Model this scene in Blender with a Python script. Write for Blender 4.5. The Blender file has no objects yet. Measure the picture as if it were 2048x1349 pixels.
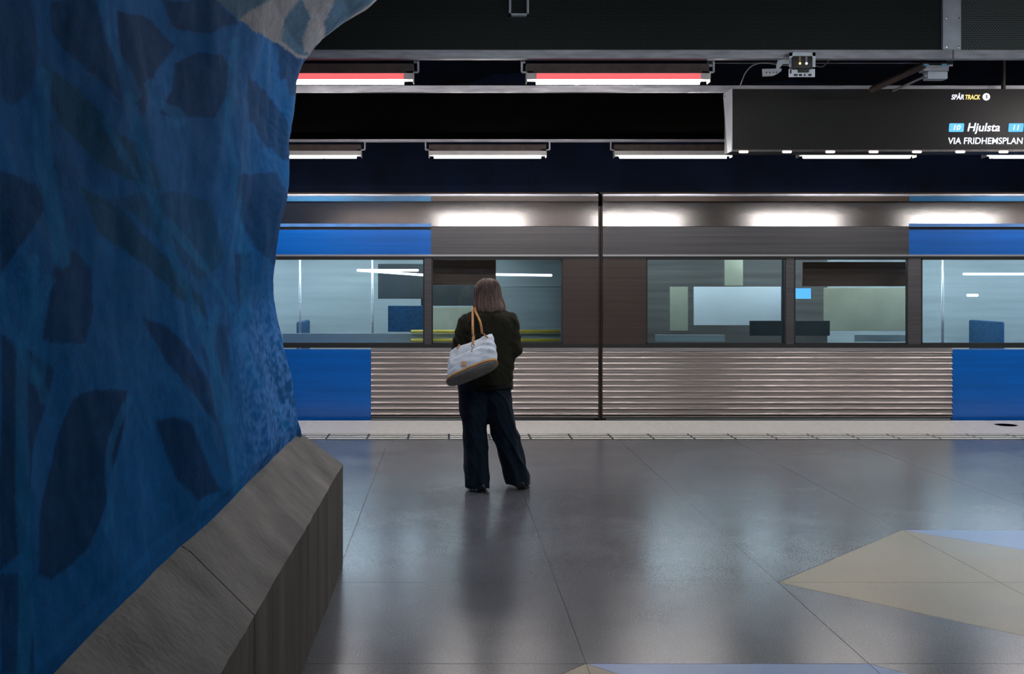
import bpy, bmesh, math, random
import numpy as np
from mathutils import Vector, Matrix, noise
random.seed(7)
C = bpy.context.scene.collection
F, VX, VY, H = 2060.0, 894.0, 574.0, 1.6      # focal length in px, vanishing point, eye height

# ------------------------------------------------------------------ camera, world, exposure
cam = bpy.data.cameras.new('camera'); cam_o = bpy.data.objects.new('camera', cam); C.objects.link(cam_o)
cam_o.location = (0, 0, H); cam_o.rotation_euler = (math.radians(90), 0, 0)
cam.sensor_width = 36.0; cam.sensor_fit = 'HORIZONTAL'
cam.lens = 36.0 * F / 2048; cam.shift_x = (1024 - VX) / 2048; cam.shift_y = -(674.5 - VY) / 2048
cam.clip_start = 0.05; cam.clip_end = 200
bpy.context.scene.camera = cam_o
w = bpy.data.worlds.new('world'); bpy.context.scene.world = w; w.use_nodes = True
w.node_tree.nodes['Background'].inputs[0].default_value = (0.35, 0.42, 0.55, 1)
w.node_tree.nodes['Background'].inputs[1].default_value = 0.03
vs = bpy.context.scene.view_settings
vs.view_transform = 'Standard'; vs.look = 'None'; vs.gamma = 1; vs.use_curve_mapping = False; vs.exposure = 0.75

TUBE = 60.0            # radiance of the platform tubes
CARL = 11.5             # radiance of the train's ceiling lights

def at(px, py, d):     # photograph pixel and depth to a point of the place
    return Vector(((px - VX) / F * d, d, H - (py - VY) / F * d))

# ------------------------------------------------------------------ materials
def lin(r, g, b):
    f = lambda c: (c / 12.92 if c <= 0.04045 else ((c + 0.055) / 1.055) ** 2.4)
    return (f(r / 255), f(g / 255), f(b / 255), 1)

def mat(name, col, rough=0.5, metal=0.0, noise_scale=0, noise_amt=0.15, bump=0, bump_scale=60, spec=0.5,
        emit=None, estr=0, coat=0, stretch=None, detail=4):
    m = bpy.data.materials.new(name); m.use_nodes = True
    nt = m.node_tree; b = nt.nodes['Principled BSDF']
    b.inputs['Base Color'].default_value = col; b.inputs['Roughness'].default_value = rough
    b.inputs['Metallic'].default_value = metal; b.inputs['Specular IOR Level'].default_value = spec
    b.inputs['Coat Weight'].default_value = coat
    tc = nt.nodes.new('ShaderNodeTexCoord')
    src = tc.outputs['Object']
    if stretch:
        mp = nt.nodes.new('ShaderNodeMapping'); mp.inputs['Scale'].default_value = stretch
        nt.links.new(src, mp.inputs['Vector']); src = mp.outputs[0]
    if noise_scale:
        n = nt.nodes.new('ShaderNodeTexNoise'); n.inputs['Scale'].default_value = noise_scale
        n.inputs['Detail'].default_value = detail; nt.links.new(src, n.inputs['Vector'])
        r = nt.nodes.new('ShaderNodeValToRGB')
        r.color_ramp.elements[0].position = 0.3; r.color_ramp.elements[1].position = 0.7
        lo = tuple(c * (1 - noise_amt) for c in col[:3]) + (1,); hi = tuple(min(1, c * (1 + noise_amt)) for c in col[:3]) + (1,)
        r.color_ramp.elements[0].color = lo; r.color_ramp.elements[1].color = hi
        nt.links.new(n.outputs['Fac'], r.inputs[0]); nt.links.new(r.outputs[0], b.inputs['Base Color'])
    if bump:
        n2 = nt.nodes.new('ShaderNodeTexNoise'); n2.inputs['Scale'].default_value = bump_scale
        n2.inputs['Detail'].default_value = 6; nt.links.new(src, n2.inputs['Vector'])
        bp = nt.nodes.new('ShaderNodeBump'); bp.inputs['Strength'].default_value = bump
        bp.inputs['Distance'].default_value = 0.01
        nt.links.new(n2.outputs['Fac'], bp.inputs['Height']); nt.links.new(bp.outputs[0], b.inputs['Normal'])
    if emit:
        b.inputs['Emission Color'].default_value = emit; b.inputs['Emission Strength'].default_value = estr
    return m

def stone(name, base, speck, light, rough=0.2):
    """polished terrazzo: base colour, fine chips darker and lighter, streaky gloss"""
    m = bpy.data.materials.new(name); m.use_nodes = True
    nt = m.node_tree; b = nt.nodes['Principled BSDF']; L = nt.links.new
    g = nt.nodes.new('ShaderNodeNewGeometry')
    n1 = nt.nodes.new('ShaderNodeTexNoise'); n1.inputs['Scale'].default_value = 115; n1.inputs['Detail'].default_value = 3
    n2 = nt.nodes.new('ShaderNodeTexNoise'); n2.inputs['Scale'].default_value = 1.3; n2.inputs['Detail'].default_value = 5
    n3 = nt.nodes.new('ShaderNodeTexVoronoi'); n3.inputs['Scale'].default_value = 55
    for n in (n1, n2, n3): L(g.outputs['Position'], n.inputs['Vector'])
    r1 = nt.nodes.new('ShaderNodeValToRGB'); e = r1.color_ramp.elements
    e[0].position = 0.36; e[0].color = speck; e[1].position = 0.62; e[1].color = base
    L(n1.outputs['Fac'], r1.inputs[0])
    r3 = nt.nodes.new('ShaderNodeValToRGB'); e = r3.color_ramp.elements
    e[0].position = 0.10; e[0].color = (1, 1, 1, 1); e[1].position = 0.17; e[1].color = (0, 0, 0, 1)
    L(n3.outputs['Distance'], r3.inputs[0])
    mx = nt.nodes.new('ShaderNodeMix'); mx.data_type = 'RGBA'
    L(r3.outputs[0], mx.inputs['Factor']); L(r1.outputs[0], mx.inputs['A']); mx.inputs['B'].default_value = light
    mx2 = nt.nodes.new('ShaderNodeMix'); mx2.data_type = 'RGBA'; mx2.blend_type = 'MULTIPLY'; mx2.inputs['Factor'].default_value = 1
    r2 = nt.nodes.new('ShaderNodeValToRGB'); e = r2.color_ramp.elements
    e[0].position = 0.3; e[0].color = (.8, .8, .8, 1); e[1].position = 0.7; e[1].color = (1.1, 1.1, 1.1, 1)
    L(n2.outputs['Fac'], r2.inputs[0]); L(mx.outputs['Result'], mx2.inputs['A']); L(r2.outputs[0], mx2.inputs['B'])
    L(mx2.outputs['Result'], b.inputs['Base Color'])
    mr = nt.nodes.new('ShaderNodeMapRange'); mr.inputs['To Min'].default_value = rough * .8; mr.inputs['To Max'].default_value = rough * 1.3
    L(n2.outputs['Fac'], mr.inputs['Value']); L(mr.outputs[0], b.inputs['Roughness'])
    bp = nt.nodes.new('ShaderNodeBump'); bp.inputs['Strength'].default_value = 0.004; bp.inputs['Distance'].default_value = 0.001
    L(n1.outputs['Fac'], bp.inputs['Height']); L(bp.outputs[0], b.inputs['Normal'])
    return m

def emis(name, col, s):
    m = bpy.data.materials.new(name); m.use_nodes = True; nt = m.node_tree
    nt.nodes.remove(nt.nodes['Principled BSDF'])
    e = nt.nodes.new('ShaderNodeEmission'); e.inputs[0].default_value = col; e.inputs[1].default_value = s
    nt.links.new(e.outputs[0], nt.nodes['Material Output'].inputs[0]); return m

def glass(name, tint, refl=0.08, rough=0.03):
    m = bpy.data.materials.new(name); m.use_nodes = True; nt = m.node_tree
    nt.nodes.remove(nt.nodes['Principled BSDF'])
    t = nt.nodes.new('ShaderNodeBsdfTransparent'); t.inputs[0].default_value = tint
    g = nt.nodes.new('ShaderNodeBsdfGlossy'); g.inputs['Roughness'].default_value = rough
    fr = nt.nodes.new('ShaderNodeFresnel'); fr.inputs['IOR'].default_value = 1.45
    mx = nt.nodes.new('ShaderNodeMixShader')
    nt.links.new(fr.outputs[0], mx.inputs[0]); nt.links.new(t.outputs[0], mx.inputs[1]); nt.links.new(g.outputs[0], mx.inputs[2])
    nt.links.new(mx.outputs[0], nt.nodes['Material Output'].inputs[0]); return m

def perforated(name, back, wire):
    """expanded metal mesh: hexagonal openings showing the dark space behind"""
    m = bpy.data.materials.new(name); m.use_nodes = True; nt = m.node_tree; b = nt.nodes['Principled BSDF']; L = nt.links.new
    g = nt.nodes.new('ShaderNodeNewGeometry')
    mp = nt.nodes.new('ShaderNodeMapping'); mp.inputs['Rotation'].default_value = (math.radians(-90), 0, 0); mp.inputs['Scale'].default_value = (1, 1, 1)
    L(g.outputs['Position'], mp.inputs['Vector'])
    v = nt.nodes.new('ShaderNodeTexBrick'); v.inputs['Scale'].default_value = 1; v.offset = .5
    v.inputs['Brick Width'].default_value = .026; v.inputs['Row Height'].default_value = .016
    v.inputs['Mortar Size'].default_value = .0032; v.inputs['Mortar Smooth'].default_value = .6
    v.inputs['Color1'].default_value = back; v.inputs['Color2'].default_value = back; v.inputs['Mortar'].default_value = wire
    L(mp.outputs[0], v.inputs['Vector']); L(v.outputs['Color'], b.inputs['Base Color'])
    b.inputs['Roughness'].default_value = .6; b.inputs['Specular IOR Level'].default_value = .2
    return m

M = {}
M['grey_stone'] = stone('grey_terrazzo', (.122, .131, .152, 1), (.085, .092, .108, 1), (.18, .19, .21, 1), .235)
M['beige_stone'] = stone('beige_terrazzo', (.34, .30, .21, 1), (.285, .25, .17, 1), (.42, .38, .29, 1), .32)
M['blue_stone'] = stone('pale_blue_terrazzo', (.26, .39, .66, 1), (.23, .35, .61, 1), (.33, .45, .70, 1), .32)
M['joint'] = mat('floor_joint', (.075, .078, .088, 1), .8, noise_scale=30)
M['coping'] = mat('white_coping', (.70, .69, .67, 1), .45, noise_scale=14, noise_amt=.1, bump=.1)
M['tactile'] = mat('tactile_base', (.03, .028, .028, 1), .5, noise_scale=30)
M['tactile_bar'] = mat('tactile_steel', (.9, .86, .82, 1), .35, metal=.2, noise_scale=20)
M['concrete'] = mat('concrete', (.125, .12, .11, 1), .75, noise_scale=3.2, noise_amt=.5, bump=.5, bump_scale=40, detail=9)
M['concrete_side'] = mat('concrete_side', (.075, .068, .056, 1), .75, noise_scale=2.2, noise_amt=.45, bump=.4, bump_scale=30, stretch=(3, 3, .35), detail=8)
M['navy_rock'] = mat('navy_painted_rock', (.003, .012, .045, 1), .9, noise_scale=1.5, noise_amt=.5, bump=.8, bump_scale=4)
M['alu'] = mat('dull_aluminium', (.36, .37, .41, 1), .45, metal=.25, noise_scale=9, noise_amt=.25, bump=.06, stretch=(.5, 3, 3))
M['alu_light'] = mat('pale_aluminium', (.5, .55, .62, 1), .4, metal=.25, noise_scale=8, noise_amt=.12)
M['mesh_dark'] = perforated('dark_mesh', (.003, .0035, .004, 1), (.034, .044, .044, 1))
M['tray_dark'] = mat('dark_tray', (.0032, .003, .0028, 1), 1, noise_scale=9, spec=0)
M['mesh_grey'] = perforated('grey_mesh', (.03, .034, .036, 1), (.12, .14, .14, 1))
M['white_plate'] = mat('white_plate', (.75, .82, .9, 1), .4, noise_scale=10, noise_amt=.05)
M['black'] = mat('black_metal', (.012, .012, .013, 1), .5, noise_scale=12)
M['brown_box'] = mat('brown_box_metal', (.05, .035, .03, 1), .6, noise_scale=10, noise_amt=.3)
M['lamp_body'] = mat('lamp_body', (.55, .53, .52, 1), .4, noise_scale=12, noise_amt=.05)
M['tube'] = emis('added_tube_glow', (.93, .97, 1, 1), TUBE * .9)
M['tube_edge'] = emis('tube_glow_edge', (1, .96, .94, 1), TUBE * 1.2)
M['tube_pink'] = emis('tube_glow_warm', (1, .90, .88, 1), TUBE * 1.5)
M['lens'] = emis('red_halo', (1, .11, .12, 1), .9)  # emission for the added strip that imitates a red halo
M['sign_face'] = mat('sign_face', (.014, .0145, .015, 1), .5, noise_scale=60, noise_amt=.2, spec=.2)
M['sign_end'] = mat('sign_end', (.42, .46, .5, 1), .4, noise_scale=10, noise_amt=.08)
M['led_white'] = emis('led_white', (.85, .9, 1, 1), 1.15)
M['led_yellow'] = emis('led_yellow', (1, .72, .25, 1), .95)
M['led_blue'] = emis('led_blue', (.13, .48, 1, 1), .85)
M['led_dark'] = mat('led_digit_dark', (.35, .37, .4, 1), .6, noise_scale=40)
M['spot'] = emis('small_spot', (1, .62, .45, 1), 6)
# train
M['tblue'] = mat('train_blue', (.002, .135, .56, 1), .28, noise_scale=3, noise_amt=.12, coat=.4, stretch=(.2, 1, 6))
M['tsteel'] = mat('ribbed_steel', (.41, .375, .355, 1), .31, metal=.9, noise_scale=5, noise_amt=.12, stretch=(.08, 1, 14))
M['tfascia'] = mat('fascia_grey', (.085, .083, .09, 1), .38, metal=.3, noise_scale=4, noise_amt=.2, stretch=(.1, 1, 12))
M['troof'] = mat('cantrail_steel', (.25, .225, .21, 1), .135, metal=.95, noise_scale=4, noise_amt=.06, stretch=(.1, 1, 14))
M['tbrown'] = mat('end_panel_brown', (.045, .033, .028, 1), .4, noise_scale=5, noise_amt=.2, stretch=(.1, 1, 10))
M['trim'] = mat('train_trim', (.5, .5, .5, 1), .3, metal=.6, noise_scale=4, stretch=(.1, 1, 8))
M['rubber'] = mat('black_rubber', (.012, .014, .016, 1), .6, noise_scale=20)
M['tglass'] = glass('window_glass', (.84, .93, .99, 1))
M['inwall'] = mat('interior_pale', (.40, .45, .44, 1), .5, noise_scale=2, noise_amt=.1, stretch=(.3, 1, 5))
M['inwhite'] = mat('interior_white', (.78, .84, .84, 1), .5, noise_scale=2, noise_amt=.05)
M['incream'] = mat('interior_cream', (.40, .40, .29, 1), .5, noise_scale=3, noise_amt=.1)
M['inbrown'] = mat('interior_brown', (.17, .075, .038, 1), .5, noise_scale=3, noise_amt=.25, stretch=(.2, 1, 6))
M['ingrey'] = mat('interior_grey_brown', (.15, .14, .125, 1), .5, noise_scale=2, noise_amt=.25, stretch=(.25, 1, 7))
M['indark'] = mat('interior_dark', (.05, .06, .06, 1), .5, noise_scale=3, noise_amt=.2)
M['seat_blue'] = mat('seat_blue', (.02, .09, .19, 1), .8, noise_scale=30, noise_amt=.3)
M['yellow'] = mat('yellow_rail', (.95, .66, .07, 1), .4, noise_scale=8, noise_amt=.05)
M['carlight'] = emis('car_light', (.88, .97, 1, 1), CARL)
M['carlight2'] = emis('car_wall_light', (.85, .93, 1, 1), 3)
# person
M['skin'] = mat('skin', (.55, .33, .24, 1), .5, noise_scale=20, noise_amt=.06)
M['jacket'] = mat('dark_olive_wool', (.025, .023, .015, 1), .9, noise_scale=120, noise_amt=.45, bump=.5, bump_scale=200, spec=.2)
M['trousers'] = mat('dark_navy_cloth', (.0060, .015, .030, 1), .85, noise_scale=50, noise_amt=.3, bump=.3, bump_scale=220, spec=.25)
M['shoe'] = mat('black_leather', (.012, .011, .011, 1), .35, noise_scale=20)
M['canvas'] = mat('pale_canvas', (.68, .77, .88, 1), .8, noise_scale=16, noise_amt=.10, bump=.25, bump_scale=150)
M['tan'] = mat('tan_leather', (.56, .27, .09, 1), .45, noise_scale=20, noise_amt=.15)
M['bagbase'] = mat('bag_base_coated', (.30, .28, .255, 1), .6, noise_scale=40, noise_amt=.3)
M['chrome'] = mat('chrome', (.8, .8, .8, 1), .2, metal=1, noise_scale=5, noise_amt=.02)

# ------------------------------------------------------------------ helpers
def tag(o, label=None, cat=None, group=None, kind=None):
    if label: o['label'] = label
    if cat: o['category'] = cat
    if group: o['group'] = group
    if kind: o['kind'] = kind
    return o

def thing(name, loc, label, cat, group=None, kind=None):
    o = bpy.data.objects.new(name, None); C.objects.link(o); o.location = loc; o.empty_display_size = .1
    return tag(o, label, cat, group, kind)

def mesh_obj(name, verts, faces, mats, parent=None, smooth=False, fm=None):
    me = bpy.data.meshes.new(name); me.from_pydata([tuple(v) for v in verts], [], faces); me.update()
    for m in (mats if isinstance(mats, (list, tuple)) else [mats]): me.materials.append(m)
    if fm:
        for p, i in zip(me.polygons, fm): p.material_index = i
    if smooth:
        for p in me.polygons: p.use_smooth = True
    o = bpy.data.objects.new(name, me); C.objects.link(o)
    if parent: attach(o, parent)
    return o

def wmat(o):
    return Matrix.LocRotScale(o.location, o.rotation_euler, o.scale) if o.parent is None else wmat(o.parent) @ o.matrix_parent_inverse @ Matrix.LocRotScale(o.location, o.rotation_euler, o.scale)

def attach(o, parent):
    o.parent = parent; o.matrix_parent_inverse = wmat(parent).inverted()

class MB:
    def __init__(s): s.v = []; s.f = []; s.m = []
    def add(s, v, f, mi=0):
        n = len(s.v); s.v += [tuple(x) for x in v]; s.f += [tuple(i + n for i in q) for q in f]; s.m += [mi] * len(f)
    def box(s, x0, x1, y0, y1, z0, z1, mi=0, b=0):
        if b <= 0:
            v = [(x, y, z) for x in (x0, x1) for y in (y0, y1) for z in (z0, z1)]
            s.add(v, [(0, 1, 3, 2), (4, 6, 7, 5), (0, 4, 5, 1), (2, 3, 7, 6), (0, 2, 6, 4), (1, 5, 7, 3)], mi)
        else:
            bm = bmesh.new(); bmesh.ops.create_cube(bm, size=1)
            for q in bm.verts: q.co = Vector(((x0 + x1) / 2 + q.co.x * (x1 - x0), (y0 + y1) / 2 + q.co.y * (y1 - y0), (z0 + z1) / 2 + q.co.z * (z1 - z0)))
            bmesh.ops.bevel(bm, geom=bm.edges[:], offset=b, segments=2, affect='EDGES', profile=.6)
            s.bm(bm, mi)
    def bm(s, bm, mi=0):
        bm.verts.index_update(); s.add([q.co.copy() for q in bm.verts], [[q.index for q in f.verts] for f in bm.faces], mi); bm.free()
    def tube(s, pts, r, seg=10, mi=0, caps=True, flat=1.0):
        pts = [Vector(p) for p in pts]; n = len(pts); rs = r if isinstance(r, (list, tuple)) else [r] * n
        V = []; up = None
        for i, p in enumerate(pts):
            t = (pts[min(i + 1, n - 1)] - pts[max(i - 1, 0)]).normalized()
            if up is None:
                up = Vector((0, 0, 1)) if abs(t.z) < .9 else Vector((0, 1, 0))
            a = t.cross(up).normalized(); bb = a.cross(t).normalized(); up = bb
            for k in range(seg):
                an = 2 * math.pi * k / seg
                V.append(p + a * math.cos(an) * rs[i] + bb * math.sin(an) * rs[i] * flat)
        Fc = [(i * seg + k, i * seg + (k + 1) % seg, (i + 1) * seg + (k + 1) % seg, (i + 1) * seg + k) for i in range(n - 1) for k in range(seg)]
        if caps: Fc += [tuple(range(seg))[::-1], tuple((n - 1) * seg + k for k in range(seg))]
        s.add(V, Fc, mi)
    def cap(s, p0, p1, r0, r1, seg=16, mi=0):
        p0, p1 = Vector(p0), Vector(p1); d = (p1 - p0).normalized(); pts = []; rs = []
        for k in range(5):
            a = math.pi / 2 * k / 5; pts.append(p0 - d * r0 * math.cos(a)); rs.append(max(1e-4, r0 * math.sin(a)))
        pts.append(p0); rs.append(r0); pts.append(p1); rs.append(r1)
        for k in range(4, -1, -1):
            a = math.pi / 2 * k / 5; pts.append(p1 + d * r1 * math.cos(a)); rs.append(max(1e-4, r1 * math.sin(a)))
        s.tube(pts, rs, seg, mi)
    def ell(s, c, r, rot=None, seg=20, mi=0):
        bm = bmesh.new(); bmesh.ops.create_uvsphere(bm, u_segments=seg, v_segments=seg // 2 + 2, radius=1)
        R = rot or Matrix.Identity(3)
        for q in bm.verts: q.co = Vector(c) + R @ Vector((q.co.x * r[0], q.co.y * r[1], q.co.z * r[2]))
        s.bm(bm, mi)
    def loft(s, rings, closed=True, caps=True, mi=0):
        n = len(rings[0]); V = [p for r in rings for p in r]
        Fc = [(i * n + k, i * n + (k + 1) % n, (i + 1) * n + (k + 1) % n, (i + 1) * n + k) for i in range(len(rings) - 1) for k in range(n if closed else n - 1)]
        if caps: Fc += [tuple(range(n))[::-1], tuple((len(rings) - 1) * n + k for k in range(n))]
        s.add(V, Fc, mi)
    def disc(s, c, r, axis='y', th=.01, seg=24, mi=0):
        c = Vector(c); d = {'x': Vector((1, 0, 0)), 'y': Vector((0, 1, 0)), 'z': Vector((0, 0, 1))}[axis] * th / 2
        s.tube([c - d, c + d], r, seg, mi)
    def build(s, name, mats, parent=None, smooth=False):
        o = mesh_obj(name, s.v, s.f, mats, parent, False, s.m)
        bm = bmesh.new(); bm.from_mesh(o.data); bmesh.ops.recalc_face_normals(bm, faces=bm.faces)
        bm.to_mesh(o.data); bm.free()
        if smooth:
            for p in o.data.polygons: p.use_smooth = True
            if smooth == 'auto':
                o.data.set_sharp_from_angle(angle=math.radians(40))
        return o

def remeshed(mb, name, material, parent, voxel, disp=None, smooth_it=6, cut=None):
    """union of the overlapping shells as one continuous surface, smoothed, then folded by disp(co, normal)"""
    tmp = mb.build('tmp', material)
    md = tmp.modifiers.new('r', 'REMESH'); md.mode = 'VOXEL'; md.voxel_size = voxel; md.use_smooth_shade = True
    if smooth_it:
        sm = tmp.modifiers.new('s', 'SMOOTH'); sm.factor = .5; sm.iterations = smooth_it
    dg = bpy.context.evaluated_depsgraph_get(); dg.update()
    me = bpy.data.meshes.new_from_object(tmp.evaluated_get(dg)); me.name = name
    bpy.data.objects.remove(tmp, do_unlink=True)
    if disp:
        nn = [v.normal.copy() for v in me.vertices]
        for v, n in zip(me.vertices, nn): v.co = v.co + n * disp(v.co, n)
    me.materials.clear(); me.materials.append(material)
    for p in me.polygons: p.use_smooth = True; p.material_index = 0
    o = bpy.data.objects.new(name, me); C.objects.link(o)
    if parent: attach(o, parent)
    return o

def copy_tree(o, dx, dy=0, dz=0, parent=None):
    c = o.copy(); C.objects.link(c)
    if parent is None: c.location = Vector(o.location) + Vector((dx, dy, dz))
    else: c.parent = parent
    for ch in o.children: copy_tree(ch, 0, 0, 0, c)
    return c

# ================================================================== SETTING
TY = 12.48                      # plane of the train's side
EDGE = F * H / (842 - VY)       # platform edge depth
def zt(py): return H - (py - VY) / F * TY
def xt(px): return (px - VX) / F * TY

b = MB(); b.box(-14, 20, -7, EDGE - .01, -1.2, -.004)
floor = b.build('floor', M['joint']); tag(floor, kind='structure')
b = MB(); b.box(-14, 20, EDGE - .01, 17.2, -1.6, -1.15)
tag(b.build('trim_1', M['joint']), 'dark track bed below the platform edge', kind='structure')
GX, GY, P = 1.79, 4.37, 1.2
tile_cache = {}
def tri_tile(poly, m):
    g = .0016; c = sum((Vector(p) for p in poly), Vector((0, 0))) / len(poly)
    q = []
    n = len(poly)
    for i in range(n):
        a, bb, cc = Vector(poly[i - 1]), Vector(poly[i]), Vector(poly[(i + 1) % n])
        d1 = (a - bb).normalized(); d2 = (cc - bb).normalized(); bis = (d1 + d2).normalized()
        sn = max(.2, abs(bis.x * d1.y - bis.y * d1.x)); q.append(bb + bis * g / sn)
    v = [(p.x, p.y, z) for z in (-.012, 0) for p in q]
    f = [tuple(range(n))[::-1], tuple(range(n, 2 * n))] + [(i, (i + 1) % n, n + (i + 1) % n, n + i) for i in range(n)]
    o = mesh_obj('floor_tile', v, f, m, floor)
    return o
BE, BL, GR = 'beige_stone', 'blue_stone', 'grey_stone'
special = {  # (column, row) : (corner at which the diagonal starts, first colour, second colour)
    (0, 1): ('/', GR, BE), (1, 1): ('\\', BL, BE), (0, 0): ('\\', BE, GR), (1, 0): ('/', BE, GR),
    (-1, -1): ('\\', BL, BE), (0, -1): ('\\', GR, BL), (-2, -1): ('/', GR, BE), (2, 1): ('/', BL, BL), (-1,-2): ('/', BE, GR), (-2,-2): ('\\', BE, GR)}
for i in range(-9, 9):
    for j in range(-8, 6):
        x0, y0 = GX + i * P, GY + j * P; x1, y1 = x0 + P, y0 + P
        if j == 5: y1 = 10.755
        if i < -4 and j < 3: continue
        if j < -3: continue
        if (i, j) in special:
            k, c1, c2 = special[(i, j)]
            if k == '/':
                tri_tile([(x0, y0), (x1, y1), (x0, y1)], M[c1]); tri_tile([(x0, y0), (x1, y0), (x1, y1)], M[c2])
            else:
                tri_tile([(x0, y1), (x1, y0), (x1, y1)], M[c1]); tri_tile([(x0, y0), (x1, y0), (x0, y1)], M[c2])
        else:
            tri_tile([(x0, y0), (x1, y0), (x1, y1), (x0, y1)], M[GR])
# plain floor far from the lens
b = MB(); b.box(-14, GX - 9 * P, -7, 10.755, -.004, 0)
b.box(GX + 9 * P, 20, -7, 10.755, -.004, 0); b.box(GX - 9 * P, GX + 9 * P, -7, GY - 3 * P, -.004, 0)
b.build('floor_field', M['grey_stone'], floor)

# tactile plates and white coping along the edge
for i in range(-14, 26):
    x0 = .02 + i * .43
    b = MB(); b.box(x0 + .004, x0 + .426, 10.765, 11.20, -.03, .001, 0)
    for k in range(3):
        yy = 10.80 + k * .14
        b.box(x0 + .012, x0 + .418, yy, yy + .055, .001, .008, 1, b=.0015)
    b.build('tactile_plate', [M['tactile'], M['tactile_bar']], floor)
for i in range(-6, 10):
    x0 = .35 + i * 2.0
    b = MB(); b.box(x0 + .001, x0 + 1.999, 11.205, EDGE, -.14, .002, 0)
    b.build('coping_slab', M['coping'], floor)
# rust-brown stain plate on the coping far right
b = MB(); b.disc(at(2012, 853, 11.9) * 1, .12, 'z', .002, 16)
for k in range(len(b.v)):
    x, y, z = b.v[k]; b.v[k] = (x, y, .003 + (0.001 if z > 0 else 0))
b.build('edge_stain', mat('rusty_stain', (.10, .055, .035, 1), .8, noise_scale=20, noise_amt=.3), floor)

# cave ceiling and walls, navy painted rock
def rock(name, fn, nu, nv, m):
    V = []; Fc = []
    for i in range(nu + 1):
        for j in range(nv + 1): V.append(fn(i / nu, j / nv))
    for i in range(nu):
        for j in range(nv): a = i * (nv + 1) + j; Fc.append((a, a + 1, a + nv + 2, a + nv + 1))
    return mesh_obj(name, V, Fc, m, None, True)
def rn(x, y, z, s=.35): return noise.noise(Vector((x * .6, y * .6, z * .6))) * s + noise.noise(Vector((x * 2, y * 2, z * 2))) * s * .3
tag(rock('ceiling', lambda u, v: (-14 + 34 * u, -7 + 24.2 * v, 4.9 + rn(34 * u, 24 * v, 3)), 90, 60, M['navy_rock']), kind='structure')
tag(rock('wall_far', lambda u, v: (-14 + 34 * u, 16.8 + rn(34 * u, 9, 7 * v), -1.6 + 6.8 * v), 90, 24, M['navy_rock']), kind='structure')
tag(rock('wall_near', lambda u, v: (-14 + 34 * u, -6.6 + rn(34 * u, 2, 7 * v), -.1 + 5.4 * v), 60, 16, M['navy_rock']), kind='structure')
tag(rock('wall_left', lambda u, v: (-13.6 + rn(4, 24 * u, 7 * v), -7 + 24.2 * u, -1.6 + 6.8 * v), 60, 16, M['navy_rock']), kind='structure')
tag(rock('wall_right', lambda u, v: (19.6 + rn(1, 24 * u, 7 * v), -7 + 24.2 * u, -1.6 + 6.8 * v), 60, 16, M['navy_rock']), kind='structure')

# ------------------------------------------------------------------ painted rock pillar on its concrete plinth
def pillar_material():
    m = bpy.data.materials.new('painted_rock'); m.use_nodes = True; nt = m.node_tree; L = nt.links.new
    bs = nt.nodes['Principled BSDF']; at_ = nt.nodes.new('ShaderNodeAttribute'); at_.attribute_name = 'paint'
    tc = nt.nodes.new('ShaderNodeTexCoord')
    n = nt.nodes.new('ShaderNodeTexNoise'); n.inputs['Scale'].default_value = 26; n.inputs['Detail'].default_value = 8
    L(tc.outputs['Object'], n.inputs['Vector'])
    r = nt.nodes.new('ShaderNodeValToRGB'); e = r.color_ramp.elements
    e[0].position = .3; e[0].color = (.62, .62, .62, 1); e[1].position = .7; e[1].color = (1.25, 1.25, 1.25, 1)
    L(n.outputs['Fac'], r.inputs[0])
    mx = nt.nodes.new('ShaderNodeMix'); mx.data_type = 'RGBA'; mx.blend_type = 'MULTIPLY'; mx.inputs['Factor'].default_value = .45
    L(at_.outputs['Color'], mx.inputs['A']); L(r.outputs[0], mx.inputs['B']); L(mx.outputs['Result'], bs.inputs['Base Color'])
    bs.inputs['Roughness'].default_value = .9; bs.inputs['Specular IOR Level'].default_value = .06
    n2 = nt.nodes.new('ShaderNodeTexNoise'); n2.inputs['Scale'].default_value = 70; n2.inputs['Detail'].default_value = 8
    L(tc.outputs['Object'], n2.inputs['Vector'])
    bp = nt.nodes.new('ShaderNodeBump'); bp.inputs['Strength'].default_value = .3; bp.inputs['Distance'].default_value = .004
    L(n2.outputs['Fac'], bp.inputs['Height']); L(bp.outputs[0], bs.inputs['Normal'])
    return m
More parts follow.
